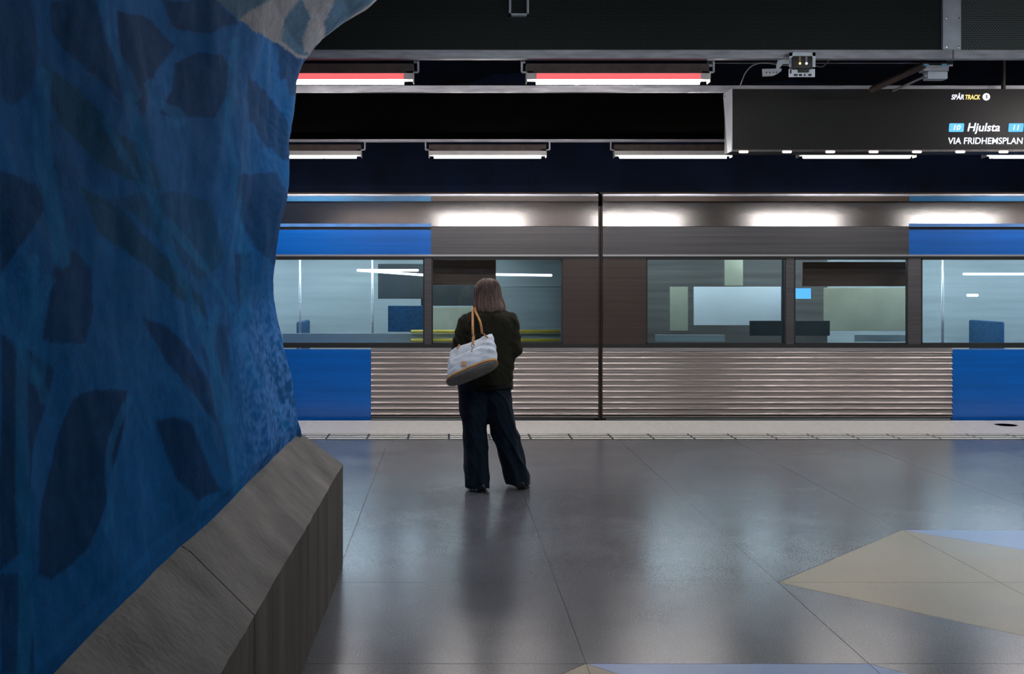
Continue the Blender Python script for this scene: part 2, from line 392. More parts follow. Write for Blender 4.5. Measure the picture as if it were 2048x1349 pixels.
DARK = [[(350,130),(400,100),(440,108),(468,150),(455,195),(430,235),(370,238),(325,230),(345,180)],
 [(325,0),(340,45),(365,64),(420,66),(478,44),(430,0)],
 [(90,125),(140,165),(215,235),(310,335),(322,378),(270,368),(200,330),(120,250),(92,170)],
 [(160,370),(240,415),(300,485),(400,590),(420,645),(360,600),(280,525),(200,470)],
 [(110,520),(150,500),(185,540),(188,620),(168,690),(110,688),(82,680),(100,600)],
 [(0,340),(75,368),(97,415),(65,465),(20,520),(0,545)],
 [(0,670),(60,700),(103,738),(95,800),(62,900),(50,1100),(0,1145)],
 [(150,795),(180,780),(252,784),(246,850),(215,1000),(180,1100),(100,1160),(75,1150),(85,1000),(120,860)],
 [(310,845),(350,832),(385,850),(420,940),(442,980),(400,1002),(355,965),(332,900)],
 [(285,630),(335,655),(380,700),(412,760),(442,835),(430,845),(380,785),(330,720)],
 [(392,655),(460,650),(455,720),(445,810),(455,960),(430,830)],
 [(478,350),(558,345),(582,420),(570,500),(560,540),(505,490),(474,420)],
 [(495,145),(530,185),(575,240),(583,330),(530,290),(500,240)],
 [(548,82),(620,128),(604,165),(592,200),(562,150)],
 [(0,1150),(52,1150),(62,1250),(70,1349),(0,1349)],
 [(470,512),(498,506),(504,590),(480,622),(470,560)],
 [(100,0),(188,0),(205,60),(240,160),(246,202),(200,160),(130,100),(104,60)],
 [(232,20),(300,40),(350,90),(310,150),(282,235),(265,190),(240,100)],
 [(0,0),(60,0),(78,100),(62,180),(25,215),(0,200)],
 [(220,400),(330,380),(420,400),(450,520),(400,560),(340,500),(280,440)]]
DEPTH = [.9, .9, .62, .66, .85, .85, .95, 1, .95, .9, .6, .75, .8, .9, .85, .8, .8, .9, .6, .45]
GREYS = [[(572,40),(600,-4),(622,40),(602,80),(617,118),(560,82)], [(410,-10),(542,-6),(475,40),(440,10)], [(668,-5),(760,-5),(704,32),(652,80),(648,50)], [(618,118),(632,92),(640,95),(626,124)]]
TEAL = [2, 3, 19]
def inside(poly, X, Y):
    r = np.zeros(X.shape, bool); n = len(poly)
    for i in range(n):
        x0, y0 = poly[i]; x1, y1 = poly[(i + 1) % n]
        c = ((y0 > Y) != (y1 > Y)) & (X < (x1 - x0) * (Y - y0) / ((y1 - y0) + 1e-9) + x0); r ^= c
    return r
def silx(py):    # the pillar's right outline in the photograph
    pts = [(-400, 860), (-200, 850), (-110, 835), (-50, 795), (0, 745), (30, 700), (75, 656), (115, 628), (128, 619), (170, 605), (230, 596), (290, 586), (400, 583), (450, 576), (500, 568), (560, 561), (600, 560), (640, 563), (700, 575), (770, 590), (858, 607), (1400, 607)]
    return float(np.interp(py, [p[0] for p in pts], [p[1] for p in pts]))
YE = 5.95
def build_pillar():
    root = thing('rock_pillar', (-2.3, 3.3, 0), 'massive blue painted rock pillar with leaf shapes on a grey concrete plinth', 'pillar')
    # plan path of the wall: straight side toward the platform, rounded far corner, then away
    path = []
    for k in range(12): path.append(('s', .9 + (1.75 - .9) * k / 12))
    n1 = 250
    for k in range(n1 + 1): path.append(('s', 1 / (1 / 1.75 + (1 / 5.55 - 1 / 1.75) * k / n1)))
    for k in range(1, 41): path.append(('c', math.pi / 2 * k / 40))
    for k in range(1, 8): path.append(('b', k / 7))
    zs = list(np.linspace(.775, 3.42, 400)) + list(np.linspace(3.46, 5.3, 24))
    V = []
    for z in zs:
        py = VY - (z - H) * F / 5.75
        xs = (silx(py) - VX) / F * 5.75 + .003
        fl = min(1.0, max(0, (z - 2.9) / .5)) ** 1.2
        r = .16 + .30 * min(1, (z - .775) / .5)
        ye = YE - .14 + .25 * min(1, max(0, (z - .8) / .5)) + .25 * fl
        if z > 3.46: xs += (z - 3.46) * .12
        for kind, t in path:
            if kind == 's':
                yy = t * (ye - r) / 5.55 if t > 4.5 else t * (1 + ((ye - r) / 5.55 - 1) * max(0, (t - 3) / 1.5) if t > 3 else 1)
                # the side stays at the plinth line low down and waists higher up
                xb = -.815; k = min(1, max(0, (z - .8) / 1.2))
                near = min(1, max(0, (5.0 - yy) / 3.5))
                x = xs * (1 - near) + (xb * (1 - k) + (-.93 + .02) * k + (xs + .93) * .8 * (1 if z > 2.4 else 0) * min(1, max(0, (z - 2.4) / .4))) * near
                if z < .9: x = min(x, -.80 - .02 * (.9 - z) / .1)
                nrm = Vector((1, 0, 0)); p = Vector((x, yy, z))
            elif kind == 'c':
                p = Vector((xs - r + r * math.cos(t), ye - r + r * math.sin(t), z)); nrm = Vector((math.cos(t), math.sin(t), 0))
            else:
                p = Vector((xs - r - (3.2 - r) * t, ye, z)); nrm = Vector((0, 1, 0))
            q = p * 1.0
            f0 = min(1, (z - .775) / .08)
            d = noise.noise(q * 1.7) * .045 + noise.noise(q * 5) * .014 + noise.noise(q * 14) * .0035 + noise.noise(q * 42) * .0028 * min(1, max(.15, (p.y - 3.6) / 1.5))
            V.append(p + nrm * d * f0 * .9)
    nu = len(path); nz = len(zs)
    Fc = [(j * nu + i, j * nu + i + 1, (j + 1) * nu + i + 1, (j + 1) * nu + i) for j in range(nz - 1) for i in range(nu - 1)]
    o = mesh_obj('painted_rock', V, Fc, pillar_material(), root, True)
    A = np.array([tuple(v) for v in V]); col = np.zeros((len(V), 4))
    acc = np.zeros((len(V), 3)); rs = np.random.RandomState(3)
    lf = np.array([noise.noise(Vector(v) * 2.3) for v in V])
    wob = np.array([(noise.noise(Vector(v) * 6), noise.noise(Vector(v) * 6 + Vector((9, 9, 9)))) for v in V])
    fine = np.array([noise.noise(Vector(v) * 38) + .6 * noise.noise(Vector(v) * 12) for v in V])
    for ss in range(5):
        X = VX + A[:, 0] * F / A[:, 1] + rs.uniform(-1.6, 1.6, len(V)) + wob[:, 0] * 7
        Y = VY - (A[:, 2] - H) * F / A[:, 1] + rs.uniform(-1.6, 1.6, len(V)) + wob[:, 1] * 7
        mid = np.array([.001, .108, .33]); c = np.tile(mid, (len(V), 1)) * (1 + .3 * lf)[:, None]
        # pale vines running between the leaf shapes
        for poly, dp in zip(DARK, DEPTH):
            idx = DARK.index(poly)
            k = inside(poly, X, Y)
            dk = np.array([.001, .046, .145]) if idx not in TEAL else np.array([.003, .060, .105])
            c[k] = c[k] * (1 - dp) + dk * dp
        for (x0, y0, x1, y1, wd) in [(205,0,260,190,9),(260,190,450,840,11),(70,520,30,1349,14),(215,240,450,620,9),(90,150,110,520,16),(300,170,345,240,12),(470,80,480,640,9),(100,560,60,760,12),(255,800,200,1060,7),(480,640,560,860,10),(0,560,75,800,10),(430,620,455,980,8)]:
            dx, dy = x1 - x0, y1 - y0; LL = dx * dx + dy * dy
            t = np.clip(((X - x0) * dx + (Y - y0) * dy) / LL, 0, 1)
            dd = np.hypot(X - x0 - t * dx + 14 * np.sin(t * 5), Y - y0 - t * dy)
            k = dd < wd
            c[k] = c[k] * .5 + np.array([.002, .165, .42]) * .5
        # lamplight on the rough foot of the far corner, painted in as paler blue
        corner_light = np.clip((X - 455) / 90, 0, 1) * np.clip((Y - 560) / 120, 0, 1) * np.clip(.45 + 1.5 * fine, 0, 1)
        c = c * (1 - .8 * corner_light[:, None]) + np.array([.085, .26, .68]) * .8 * corner_light[:, None]
        # pale zone above the painted line
        k = (Y < np.interp(X, [300, 430, 475, 548, 622, 640, 900], [-85, 0, 38, 85, 128, 140, 320])) & (A[:, 1] > 2.4)
        up = np.tile(np.array([.24, .245, .275]), (len(V), 1))
        for poly in GREYS: up[inside(poly, X, Y)] = (.055, .125, .205)
        c[k] = up[k]; acc += c
    col[:, :3] = np.clip(acc / 5, 0, 1); col[:, 3] = 1
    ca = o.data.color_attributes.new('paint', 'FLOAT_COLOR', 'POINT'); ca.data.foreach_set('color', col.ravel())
    # concrete plinth: vertical side, sloping top, sharp hip at the far corner; cast in two lengths
    def plinth(y0, y1, first):
        b = MB(); n = 40
        prof = [(-.6, 0, 0), (-.6, .575, 1), (-.62, .595, 1), (-.80, .775, 1), (-.84, .80, 1)]
        def row(y, ox, oy):
            out = []
            for (x, z, k) in prof:
                ins = -.6 - x
                out.append(Vector((x, min(y, YE - .02 - ins) if oy else y, z)))
            return out
        ys = list(np.linspace(y0, y1, n)); rows = []
        for i, y in enumerate(ys):
            rr = []
            for (x, z, k) in prof:
                ins = -.6 - x
                yy = y0 + (y - y0) * ((y1 - ins * (1 if not first else 0)) - y0) / (y1 - y0)
                wv = noise.noise(Vector((x, yy * 1.5, z * 2))) * .010 * (1 if 0 < i < n - 1 else 0)
                if k and abs(z - .575) < .03: wv += noise.noise(Vector((3, yy * 9, 0))) * .006
                rr.append(Vector((x + wv, yy, z + wv * .4 * (z > .1))))
            rows.append(rr)
        m = len(prof); V = [p for r in rows for p in r]; Fc = []; fm = []
        for i in range(n - 1):
            for k in range(m - 1):
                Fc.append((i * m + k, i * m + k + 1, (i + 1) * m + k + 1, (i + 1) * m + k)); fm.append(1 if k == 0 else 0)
        e = len(V)
        if not first:   # far face, hipped too
            for (x, z, k) in prof:
                ins = -.6 - x; V.append(Vector((-4.0, y1 - ins, z)))
            for k in range(m - 1): Fc.append(((n - 1) * m + k, (n - 1) * m + k + 1, e + k + 1, e + k)); fm.append(1 if k == 0 else 0)
        else:
            for (x, z, k) in prof: V.append(Vector((-4.0, y0, z)))
            for k in range(m - 1): Fc.append((k, e + k, e + k + 1, k + 1)); fm.append(0)
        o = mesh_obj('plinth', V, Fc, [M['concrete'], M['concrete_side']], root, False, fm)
        for p in o.data.polygons: p.use_smooth = False
        return o
    plinth(.3, 3.205, True); plinth(3.212, 5.935, False)
    b = MB(); b.box(-4.0, -.86, .35, 5.62, .72, .79); b.build('plinth_top', M['concrete'], root)
    return root
build_pillar()

# ================================================================== CEILING PANELS, LAMPS
ZP = H + 1.95
def fascia(x0, x1, y, z0, z1, joints, label):
    root = thing('ceiling_panel', ((x0 + x1) / 2, y, z0), label, 'ceiling panel')
    xs = [x0] + joints + [x1]
    for k in range(len(xs) - 1):
        b = MB(); b.box(xs[k], xs[k + 1], y, y + .03, z0, z1)
        b.build('mesh_sheet', M['mesh_grey'] if (k == len(xs) - 2) else M['mesh_dark'], root)
        b = MB(); b.box(xs[k] + .003, xs[k + 1] - .003, y - .03, y + .05, z0 - .04, z0 + .035, b=.008)
        b.build('edge_rail', M['alu'], root)
    for xj in joints:
        b = MB(); b.box(xj - .085, xj + .075, y - .012, y, z0 + .036, z1, b=.003); b.box(xj - .085, xj - .070, y - .03, y - .012, z0 + .036, z1)
        b.build('cover_strip', M['alu_light'], root)
        for zz in np.arange(z0 + .06, z1, .24):
            for sx in (-.045, .055):
                b = MB(); b.ell((xj + sx, y - .014, zz), (.008, .005, .008), seg=8); b.build('rivet', M['chrome'], root)
    return root
FA = 8.62
fascia(-6.5, 14, FA, H + .5 * (VY - 100 + VY - 118) / F * FA, 4.75, [(1903 - VX) / F * FA], 'upright dark mesh panel above the glowing lamps, with grey riveted strip at right')
def tray(x0, x1, y0, z0, y1, z1, label):
    root = thing('ceiling_panel', ((x0 + x1) / 2, y0, z0), label, 'ceiling panel')
    v = [(x, y, z + q) for x in (x0, x1) for q in (0, .05) for (y, z) in ((y0, z0), (y1, z1))]
    b = MB(); b.add(v, [(0, 1, 3, 2), (4, 5, 7, 6), (0, 1, 5, 4), (2, 3, 7, 6), (0, 2, 6, 4), (1, 3, 7, 5)]); b.build('tray_sheet', M['tray_dark'], root)
    for yy, zz in ((y0, z0), (y1, z1)):
        b = MB(); b.box(x0, x1, yy - .03, yy + .03, zz - .03, zz + .035, b=.006); b.build('edge_rail', M['alu'], root)
tray(-6.5, 14, 10.14, H + 395 / F * 10.14, 12.05, H + 294 / F * 12.05, 'black ceiling tray over the platform edge, behind the departure sign')
def ceiling_lamp(xc, y, label, length=1.5, z=H + 1.75, tube=None, glow=True, frame=True, group=None, tl=1.36, top=.14, tr=.021):
    root = thing('ceiling_lamp', (xc, y, z), label, 'lamp', group)
    h = length / 2
    b = MB(); b.box(xc - h, xc + h, y - .05, y + .05, z + .0, z + .055, b=.006); b.build('housing', M['lamp_body'], root)
    for sx in (-1, 1):
        b = MB(); b.box(xc + sx * h - .004, xc + sx * h + .004, y - .055, y + .055, z - .022, z + .06, b=.002); b.build('end_cap', M['lamp_body'], root)
    b = MB(); b.tube([(xc - tl / 2, y - .015, z - .016), (xc + tl / 2, y - .015, z - .016)], tr, 8); b.build('tube', M[tube or 'tube_pink'], root, True)
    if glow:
        b = MB(); b.box(xc - tl / 2 + .0, xc + tl / 2, y - .058, y - .051, z + .004, z + .05, b=.003); b.build('red_halo_strip', M['lens'], root)  # glowing strip added to imitate the red halo around the tube
    if frame:
        b = MB(); b.box(xc - h - .0, xc + h, y - .02, y + .12, z + .06, z + top); b.build('mounting_box', M['brown_box'], root)
        for sx in (-1, 1):
            b = MB(); xx = xc + sx * (h + .04)
            b.box(xx - .008, xx + .008, y - .02, y, z + .07, z + top + .04); b.box(min(xx, xx - sx * .1), max(xx, xx - sx * .1), y - .02, y, z + .062, z + .075)
            b.build('hanger', M['alu'], root)
    return root
def xs_(px, d): return (px - VX) / F * d
Y1 = 8.735; Y2 = 12.0
L2 = 234 / F * Y2
ceiling_lamp(xs_(1235, Y1), Y1, 'lit tube lamp with added red halo strip in the nearer slot, left of the departure sign', 1.545, group='lamps in the nearer ceiling slot', tl=1.38)
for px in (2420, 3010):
    ceiling_lamp(xs_(px, Y1), Y1, 'lit tube lamp with added red halo strip, ' + ('just beyond' if px < 2500 else 'far beyond') + ' the right picture edge', 1.545, group='lamps in the nearer ceiling slot', tl=1.38)
ceiling_lamp(xs_(645, Y1), Y1, 'lit tube lamp with added red halo strip hanging right beside the blue pillar', 1.545, group='lamps in the nearer ceiling slot', tl=1.38)
r2 = [(606, 'lit tube lamp in the far row above the train, half hidden by the blue pillar'),
      (975, 'lit tube lamp in the far row above the train, above the standing woman'),
      (1345, 'lit tube lamp in the far row, ending at the sign\'s lower left corner'),
      (1712, 'lit tube lamp in the far row, peeping out under the middle of the departure sign'),
      (-140, 'lit tube lamp in the far row above the train, wholly behind the blue pillar'), (233, 'lit tube lamp in the far row, behind the middle of the blue pillar'),
      (2455, 'lit tube lamp in the far row above the train, beyond the right picture edge'),
      (2085, 'lit tube lamp in the far row above the train, cut by the right picture edge')]
for px, lb in r2:
    ceiling_lamp(xs_(px, Y2), Y2, lb, L2, z=H + 262 / F * Y2, glow=False, frame=True, group='lamps in the far row above the train', tl=L2 - .12, tube='tube_edge', top=.13, tr=.013)
for k in range(4):  # unseen tubes added to put bright reflections on the train's top edge
    xx = .63 + 2.93 * k
    ceiling_lamp(xx, 5.8, ['leftmost', 'second from left', 'third from left', 'rightmost'][k] + ' of the long added overhead tubes mirrored in the train', 1.75, z=H + 1.75, tube='tube', glow=False, frame=True, group='added overhead tube lamps mirrored in the train', tl=1.62)
# thin blue-lit conduit bars bridging the slot between the lamps
for (p0, p1, y, d, lb) in [(832, 1046, 119, 8.75, 'thin conduit bar bridging the gap between the two lamps with added red halo strips'), (1420, 1900, 126, 8.9, 'long thin conduit bar running behind the white plate of the ceiling sensor')]:
    b = MB(); a, c = at(p0, y, d), at(p1, y, d)
    b.tube([a, c], .007, 8); b.box(a.x - .02, a.x + .02, d - .01, d + .01, a.z - .03, a.z + .05)
    b.box(c.x - .02, c.x + .02, d - .01, d + .01, c.z - .03, c.z + .05)
    tag(b.build('conduit_bar', M['alu']), lb, 'conduit')
# rectangular hanging frame at the top
d = 8.56
a, c = at(1018, -60, d), at(1058, 31, d)
b = MB(); t = .009
b.box(a.x, a.x + t * 2, d, d + .05, c.z, 4.7); b.box(c.x - t * 2, c.x, d, d + .05, c.z, 4.7); b.box(a.x, c.x, d, d + .05, c.z, c.z + t * 2)
tag(b.build('hanging_bracket', M['alu_light']), 'small U shaped metal bracket on the dark mesh panel at the top', 'bracket')

# ------------------------------------------------------------------ ceiling sensor and its brackets
d = 8.52
root = thing('ceiling_sensor', at(1604, 130, d), 'black ceiling sensor box with two small lights on a white slotted plate', 'sensor')
b = MB()
def pbox(b, x0, y0, x1, y1, d0, d1, mi=0, bev=0):
    a, c = at(x0, y0, d0), at(x1, y1, d0)
    b.box(min(a.x, c.x), max(a.x, c.x), d0, d1, min(a.z, c.z), max(a.z, c.z), mi, bev)
pbox(b, 1579, 105, 1631, 112, d, d + .012); pbox(b, 1579, 105, 1585, 134, d, d + .012); pbox(b, 1625, 105, 1631, 134, d, d + .012)
b.build('mounting_plate', M['white_plate'], root)
b = MB(); pbox(b, 1578, 138, 1630, 154, d, d + .01, 0); b.build('slotted_plate', M['white_plate'], root)
b = MB(); pbox(b, 1587, 112, 1625, 137, d - .05, d + .05, 0, .006); pbox(b, 1598, 137, 1618, 144, d - .03, d + .03); b.build('sensor_box', M['black'], root, 'auto')
for x0, x1 in ((1588, 1595), (1598, 1604), (1608, 1611), (1617, 1623)):
    b = MB(); pbox(b, x0, 148, x1, 152, d - .004, d + .002); b.build('slot', M['black'], root)
b = MB(); pbox(b, 1580, 139, 1583, 147, d - .004, d + .002); b.build('slot', M['black'], root)
for px, m in ((1600, 'led_yellow'), (1613, 'led_white')):
    b = MB(); b.ell(at(px, 127, d - .052), (.010, .006, .010), seg=10); b.build('indicator_light', M[m], root)
    b = MB(); pbox(b, px - 1.5, 113, px + 1.5, 126, d - .053, d - .049); b.build('light_bar', mat('dim_' + m, (.35, .25, .1, 1) if m == 'led_yellow' else (.3, .3, .36, 1), .4, noise_scale=10), root)
b = MB(); p = [at(1556, 121, d), at(1566, 119, d), at(1580, 119, d), at(1580, 128, d), at(1566, 128, d), at(1558, 138, d), at(1553, 138, d), at(1553, 130, d)]
n = len(p); b.add([q for q in p] + [q + Vector((0, .012, 0)) for q in p], [tuple(range(n)), tuple(range(n, 2 * n))[::-1]] + [(i, (i + 1) % n, n + (i + 1) % n, n + i) for i in range(n)])
b.build('side_arm', M['sign_end'], root)
b = MB(); p = [at(1525, 138, d), at(1563, 137, d), at(1563, 142, d), at(1556, 147, d), at(1546, 152, d), at(1526, 153, d)]
n = len(p); b.add([q for q in p] + [q + Vector((0, .012, 0)) for q in p], [tuple(range(n)), tuple(range(n, 2 * n))[::-1]] + [(i, (i + 1) % n, n + (i + 1) % n, n + i) for i in range(n)])
for px in (1533, 1540, 1547, 1553): b.ell(at(px, 145, d - .002), (.006, .004, .006), seg=8, mi=1)
b.build('perforated_arm', [M['alu'], M['black']], root)
def spline(pts, n=10):
    out = []
    P_ = [Vector(p) for p in pts]
    for i in range(len(P_) - 1):
        p0 = P_[max(i - 1, 0)]; p1 = P_[i]; p2 = P_[i + 1]; p3 = P_[min(i + 2, len(P_) - 1)]
        for k in range(n):
            t = k / n; out.append(.5 * ((2 * p1) + (p2 - p0) * t + (2 * p0 - 5 * p1 + 4 * p2 - p3) * t * t + (3 * p1 - p0 - 3 * p2 + p3) * t ** 3))
    out.append(P_[-1]); return out
b = MB(); b.tube(spline([at(1480, 176, 9.2), at(1484, 162, 9.1), at(1493, 143, 9.0), at(1508, 130, 8.8), at(1530, 126, 8.7), at(1560, 130, 8.6), at(1585, 131, 8.56)]), .005, 8)
tag(b.build('grey_cable', mat('grey_cable', (.30, .29, .27, 1), .5, noise_scale=9), None, True), 'thin grey cable curving from the ceiling sensor down to the sign top', 'cable')
b = MB(); b.tube(spline([at(1626, 130, 8.56), at(1642, 134, 8.6), at(1652, 128, 8.65), at(1660, 116, 8.66), at(1661, 104, 8.68)]), .0045, 8)
tag(b.build('black_cable', mat('dark_cable', (.10, .10, .10, 1), .5, noise_scale=9), None, True), 'short dark cable looping from the sensor up over the ceiling rail', 'cable')

# slanted cable tray arms behind the sign
root = thing('slanted_strut', at(1840, 150, 9.1), 'slanted grey metal strut with clamps rising behind the top of the departure sign', 'strut')
for (a, c, t) in [((1742, 180), (1850, 130), 14), ((1786, 182), (1852, 152), 5)]:
    p0, p1 = at(*a, 9.5), at(*c, 8.8); b = MB(); b.tube([p0, p1], t / 240 * .55, 4); b.build('arm', M['alu'] if t < 10 else M['brown_box'], root)
b = MB(); pbox(b, 1848, 130, 1898, 142, 8.8, 8.9, 0, .004); b.build('clamp', M['alu'], root)
b = MB(); pbox(b, 1856, 142, 1896, 158, 8.8, 8.9, 0, .01); b.build('clamp', M['alu_light'], root)
for x in (1848, 1884):
    b = MB(); pbox(b, x, 128, x + 10, 131, 8.78, 8.8); b.build('clip', mat('blue_clip', (.1, .4, .6, 1), .4, noise_scale=10), root)

# ------------------------------------------------------------------ departure sign
D = 9.9
def sx(px): return (px - VX) / F * D
def sz(py): return H - (py - VY) / F * D
root = thing('departure_sign', (sx(1800), D + .14, sz(240)), 'long dark departure sign with lit destination lettering, hanging at right', 'sign')
x0, x1, z0, z1 = sx(1463), sx(2560), sz(303), sz(178)
b = MB(); b.box(x0 + .004, x1, D, D + .27, z0, z1, b=.004); b.build('case', M['sign_face'], root)
b = MB(); v = [(x0 - .004, D - .01, z1), (x0 - .004, D + .28, z1 + .004), (x0 - .004, D + .28, z1 - .03), (x0 - .004, D + .13, z0), (x0 - .004, D - .01, z0)]
v2 = [(a + .01, bb, c) for a, bb, c in v]; b.add(v + v2, [(0, 1, 2, 3, 4), (9, 8, 7, 6, 5)] + [(i, (i + 1) % 5, 5 + (i + 1) % 5, 5 + i) for i in range(5)])
b.build('end_plate', M['sign_end'], root)
b = MB(); b.disc((x0 - .008, D + .2, z1 - .035), .012, 'x', .012, 12); b.build('end_screw', M['chrome'], root)
b = MB(); b.box(x0 + .01, x1, D - .004, D + .02, z0 - .004, z0 + .018, b=.002); b.build('lower_lip', mat('sign_lip', (.07, .065, .065, 1), .35, metal=.4, noise_scale=10), root)
for k in range(9):
    px = 1487 + 86.6 * k
    b = MB(); b.cap((sx(px - 7), D - .004, sz(304)), (sx(px + 7), D - .004, sz(304)), .011, .011, 10); b.build('spot_light', M['spot'], root, True)
for px in (2018, 2500):
    b = MB(); b.tube([(sx(px), D + .1, z1), (sx(px), D + .1, ZP + 1.2)], .02, 10); b.build('hanger_rod', M['black'], root)
def lettering(txt, px0, px1, py0, py1, m, name='lettering', shear=.22, bold=.02, y=None, scale_h=None):
    cu = bpy.data.curves.new('t', 'FONT'); cu.body = txt; cu.shear = shear; cu.offset = bold; cu.extrude = .01; cu.resolution_u = 4
    o = bpy.data.objects.new('t', cu); C.objects.link(o); bpy.context.view_layer.update()
    dg = bpy.context.evaluated_depsgraph_get(); me = bpy.data.meshes.new_from_object(o.evaluated_get(dg)); bpy.data.objects.remove(o, do_unlink=True)
    xs = [v.co.x for v in me.vertices]; ys = [v.co.y for v in me.vertices]
    a, c, e, f = min(xs), max(xs), min(ys), max(ys); yy = y or D - .006
    for v in me.vertices:
        v.co = Vector((sx(px0) + (v.co.x - a) / (c - a) * (sx(px1) - sx(px0)), yy - (.002 if v.co.z > 0 else 0), sz(py1) + (v.co.y - e) / (f - e) * (sz(py0) - sz(py1))))
    me.materials.clear(); me.materials.append(m); o = bpy.data.objects.new(name, me); C.objects.link(o); attach(o, root); return o
lettering('SPÅR', 1902, 1927, 186.5, 199.5, M['led_white'], bold=.010)['label'] = 'white lettering SPÅR'
lettering('TRACK', 1930, 1960, 190, 199.5, M['led_yellow'], bold=.016)['label'] = 'yellow lettering TRACK'
b = MB(); b.disc((sx(1972), D - .006, sz(194)), 7.2 / 208, 'y', .004, 28); b.build('track_number_disc', M['led_white'], root)['label'] = 'round white track number disc'
lettering('1', 1970.3, 1973.7, 190, 198, M['led_dark'], shear=0, y=D - .0105)['label'] = 'grey digit 1 on the white disc'
for a in (1898, 2017):
    b = MB(); sh = .006; X0, X1, Z0, Z1 = sx(a), sx(a + 29), sz(264), sz(247); r = .008
    pts = []
    for cx, cz, a0 in ((X1 - r, Z0 + r, -90), (X1 - r, Z1 - r, 0), (X0 + r, Z1 - r, 90), (X0 + r, Z0 + r, 180)):
        for k in range(4):
            an = math.radians(a0 + 30 * k); zz = cz + r * math.sin(an); pts.append((cx + r * math.cos(an) + (zz - (Z0 + Z1) / 2) * .08, zz))
    n = len(pts); b.add([(x, D - .008, z) for x, z in pts] + [(x, D, z) for x, z in pts], [tuple(range(n)), tuple(range(n, 2 * n))[::-1]] + [(i, (i + 1) % n, n + (i + 1) % n, n + i) for i in range(n)])
    b.build('line_badge', M['led_blue'], root)['label'] = 'lit blue line number badge'
lettering('10', 1906, 1920, 250.5, 260.5, M['led_white'], y=D - .0105, bold=.008)['label'] = 'white number 10 on blue badge'
lettering('11', 2025, 2037, 250.5, 260.5, M['led_white'], y=D - .0105, bold=.008)['label'] = 'white number 11 on blue badge'
lettering('Hjulsta', 1934, 1999, 246.5, 268.5, M['led_white'], bold=.014)['label'] = 'white lettering Hjulsta'
lettering('VIA FRIDHEMSPLAN', 1896, 2045, 275.5, 288.5, M['led_white'], shear=.1, bold=.008)['label'] = 'white lettering VIA FRIDHEMSPLAN'

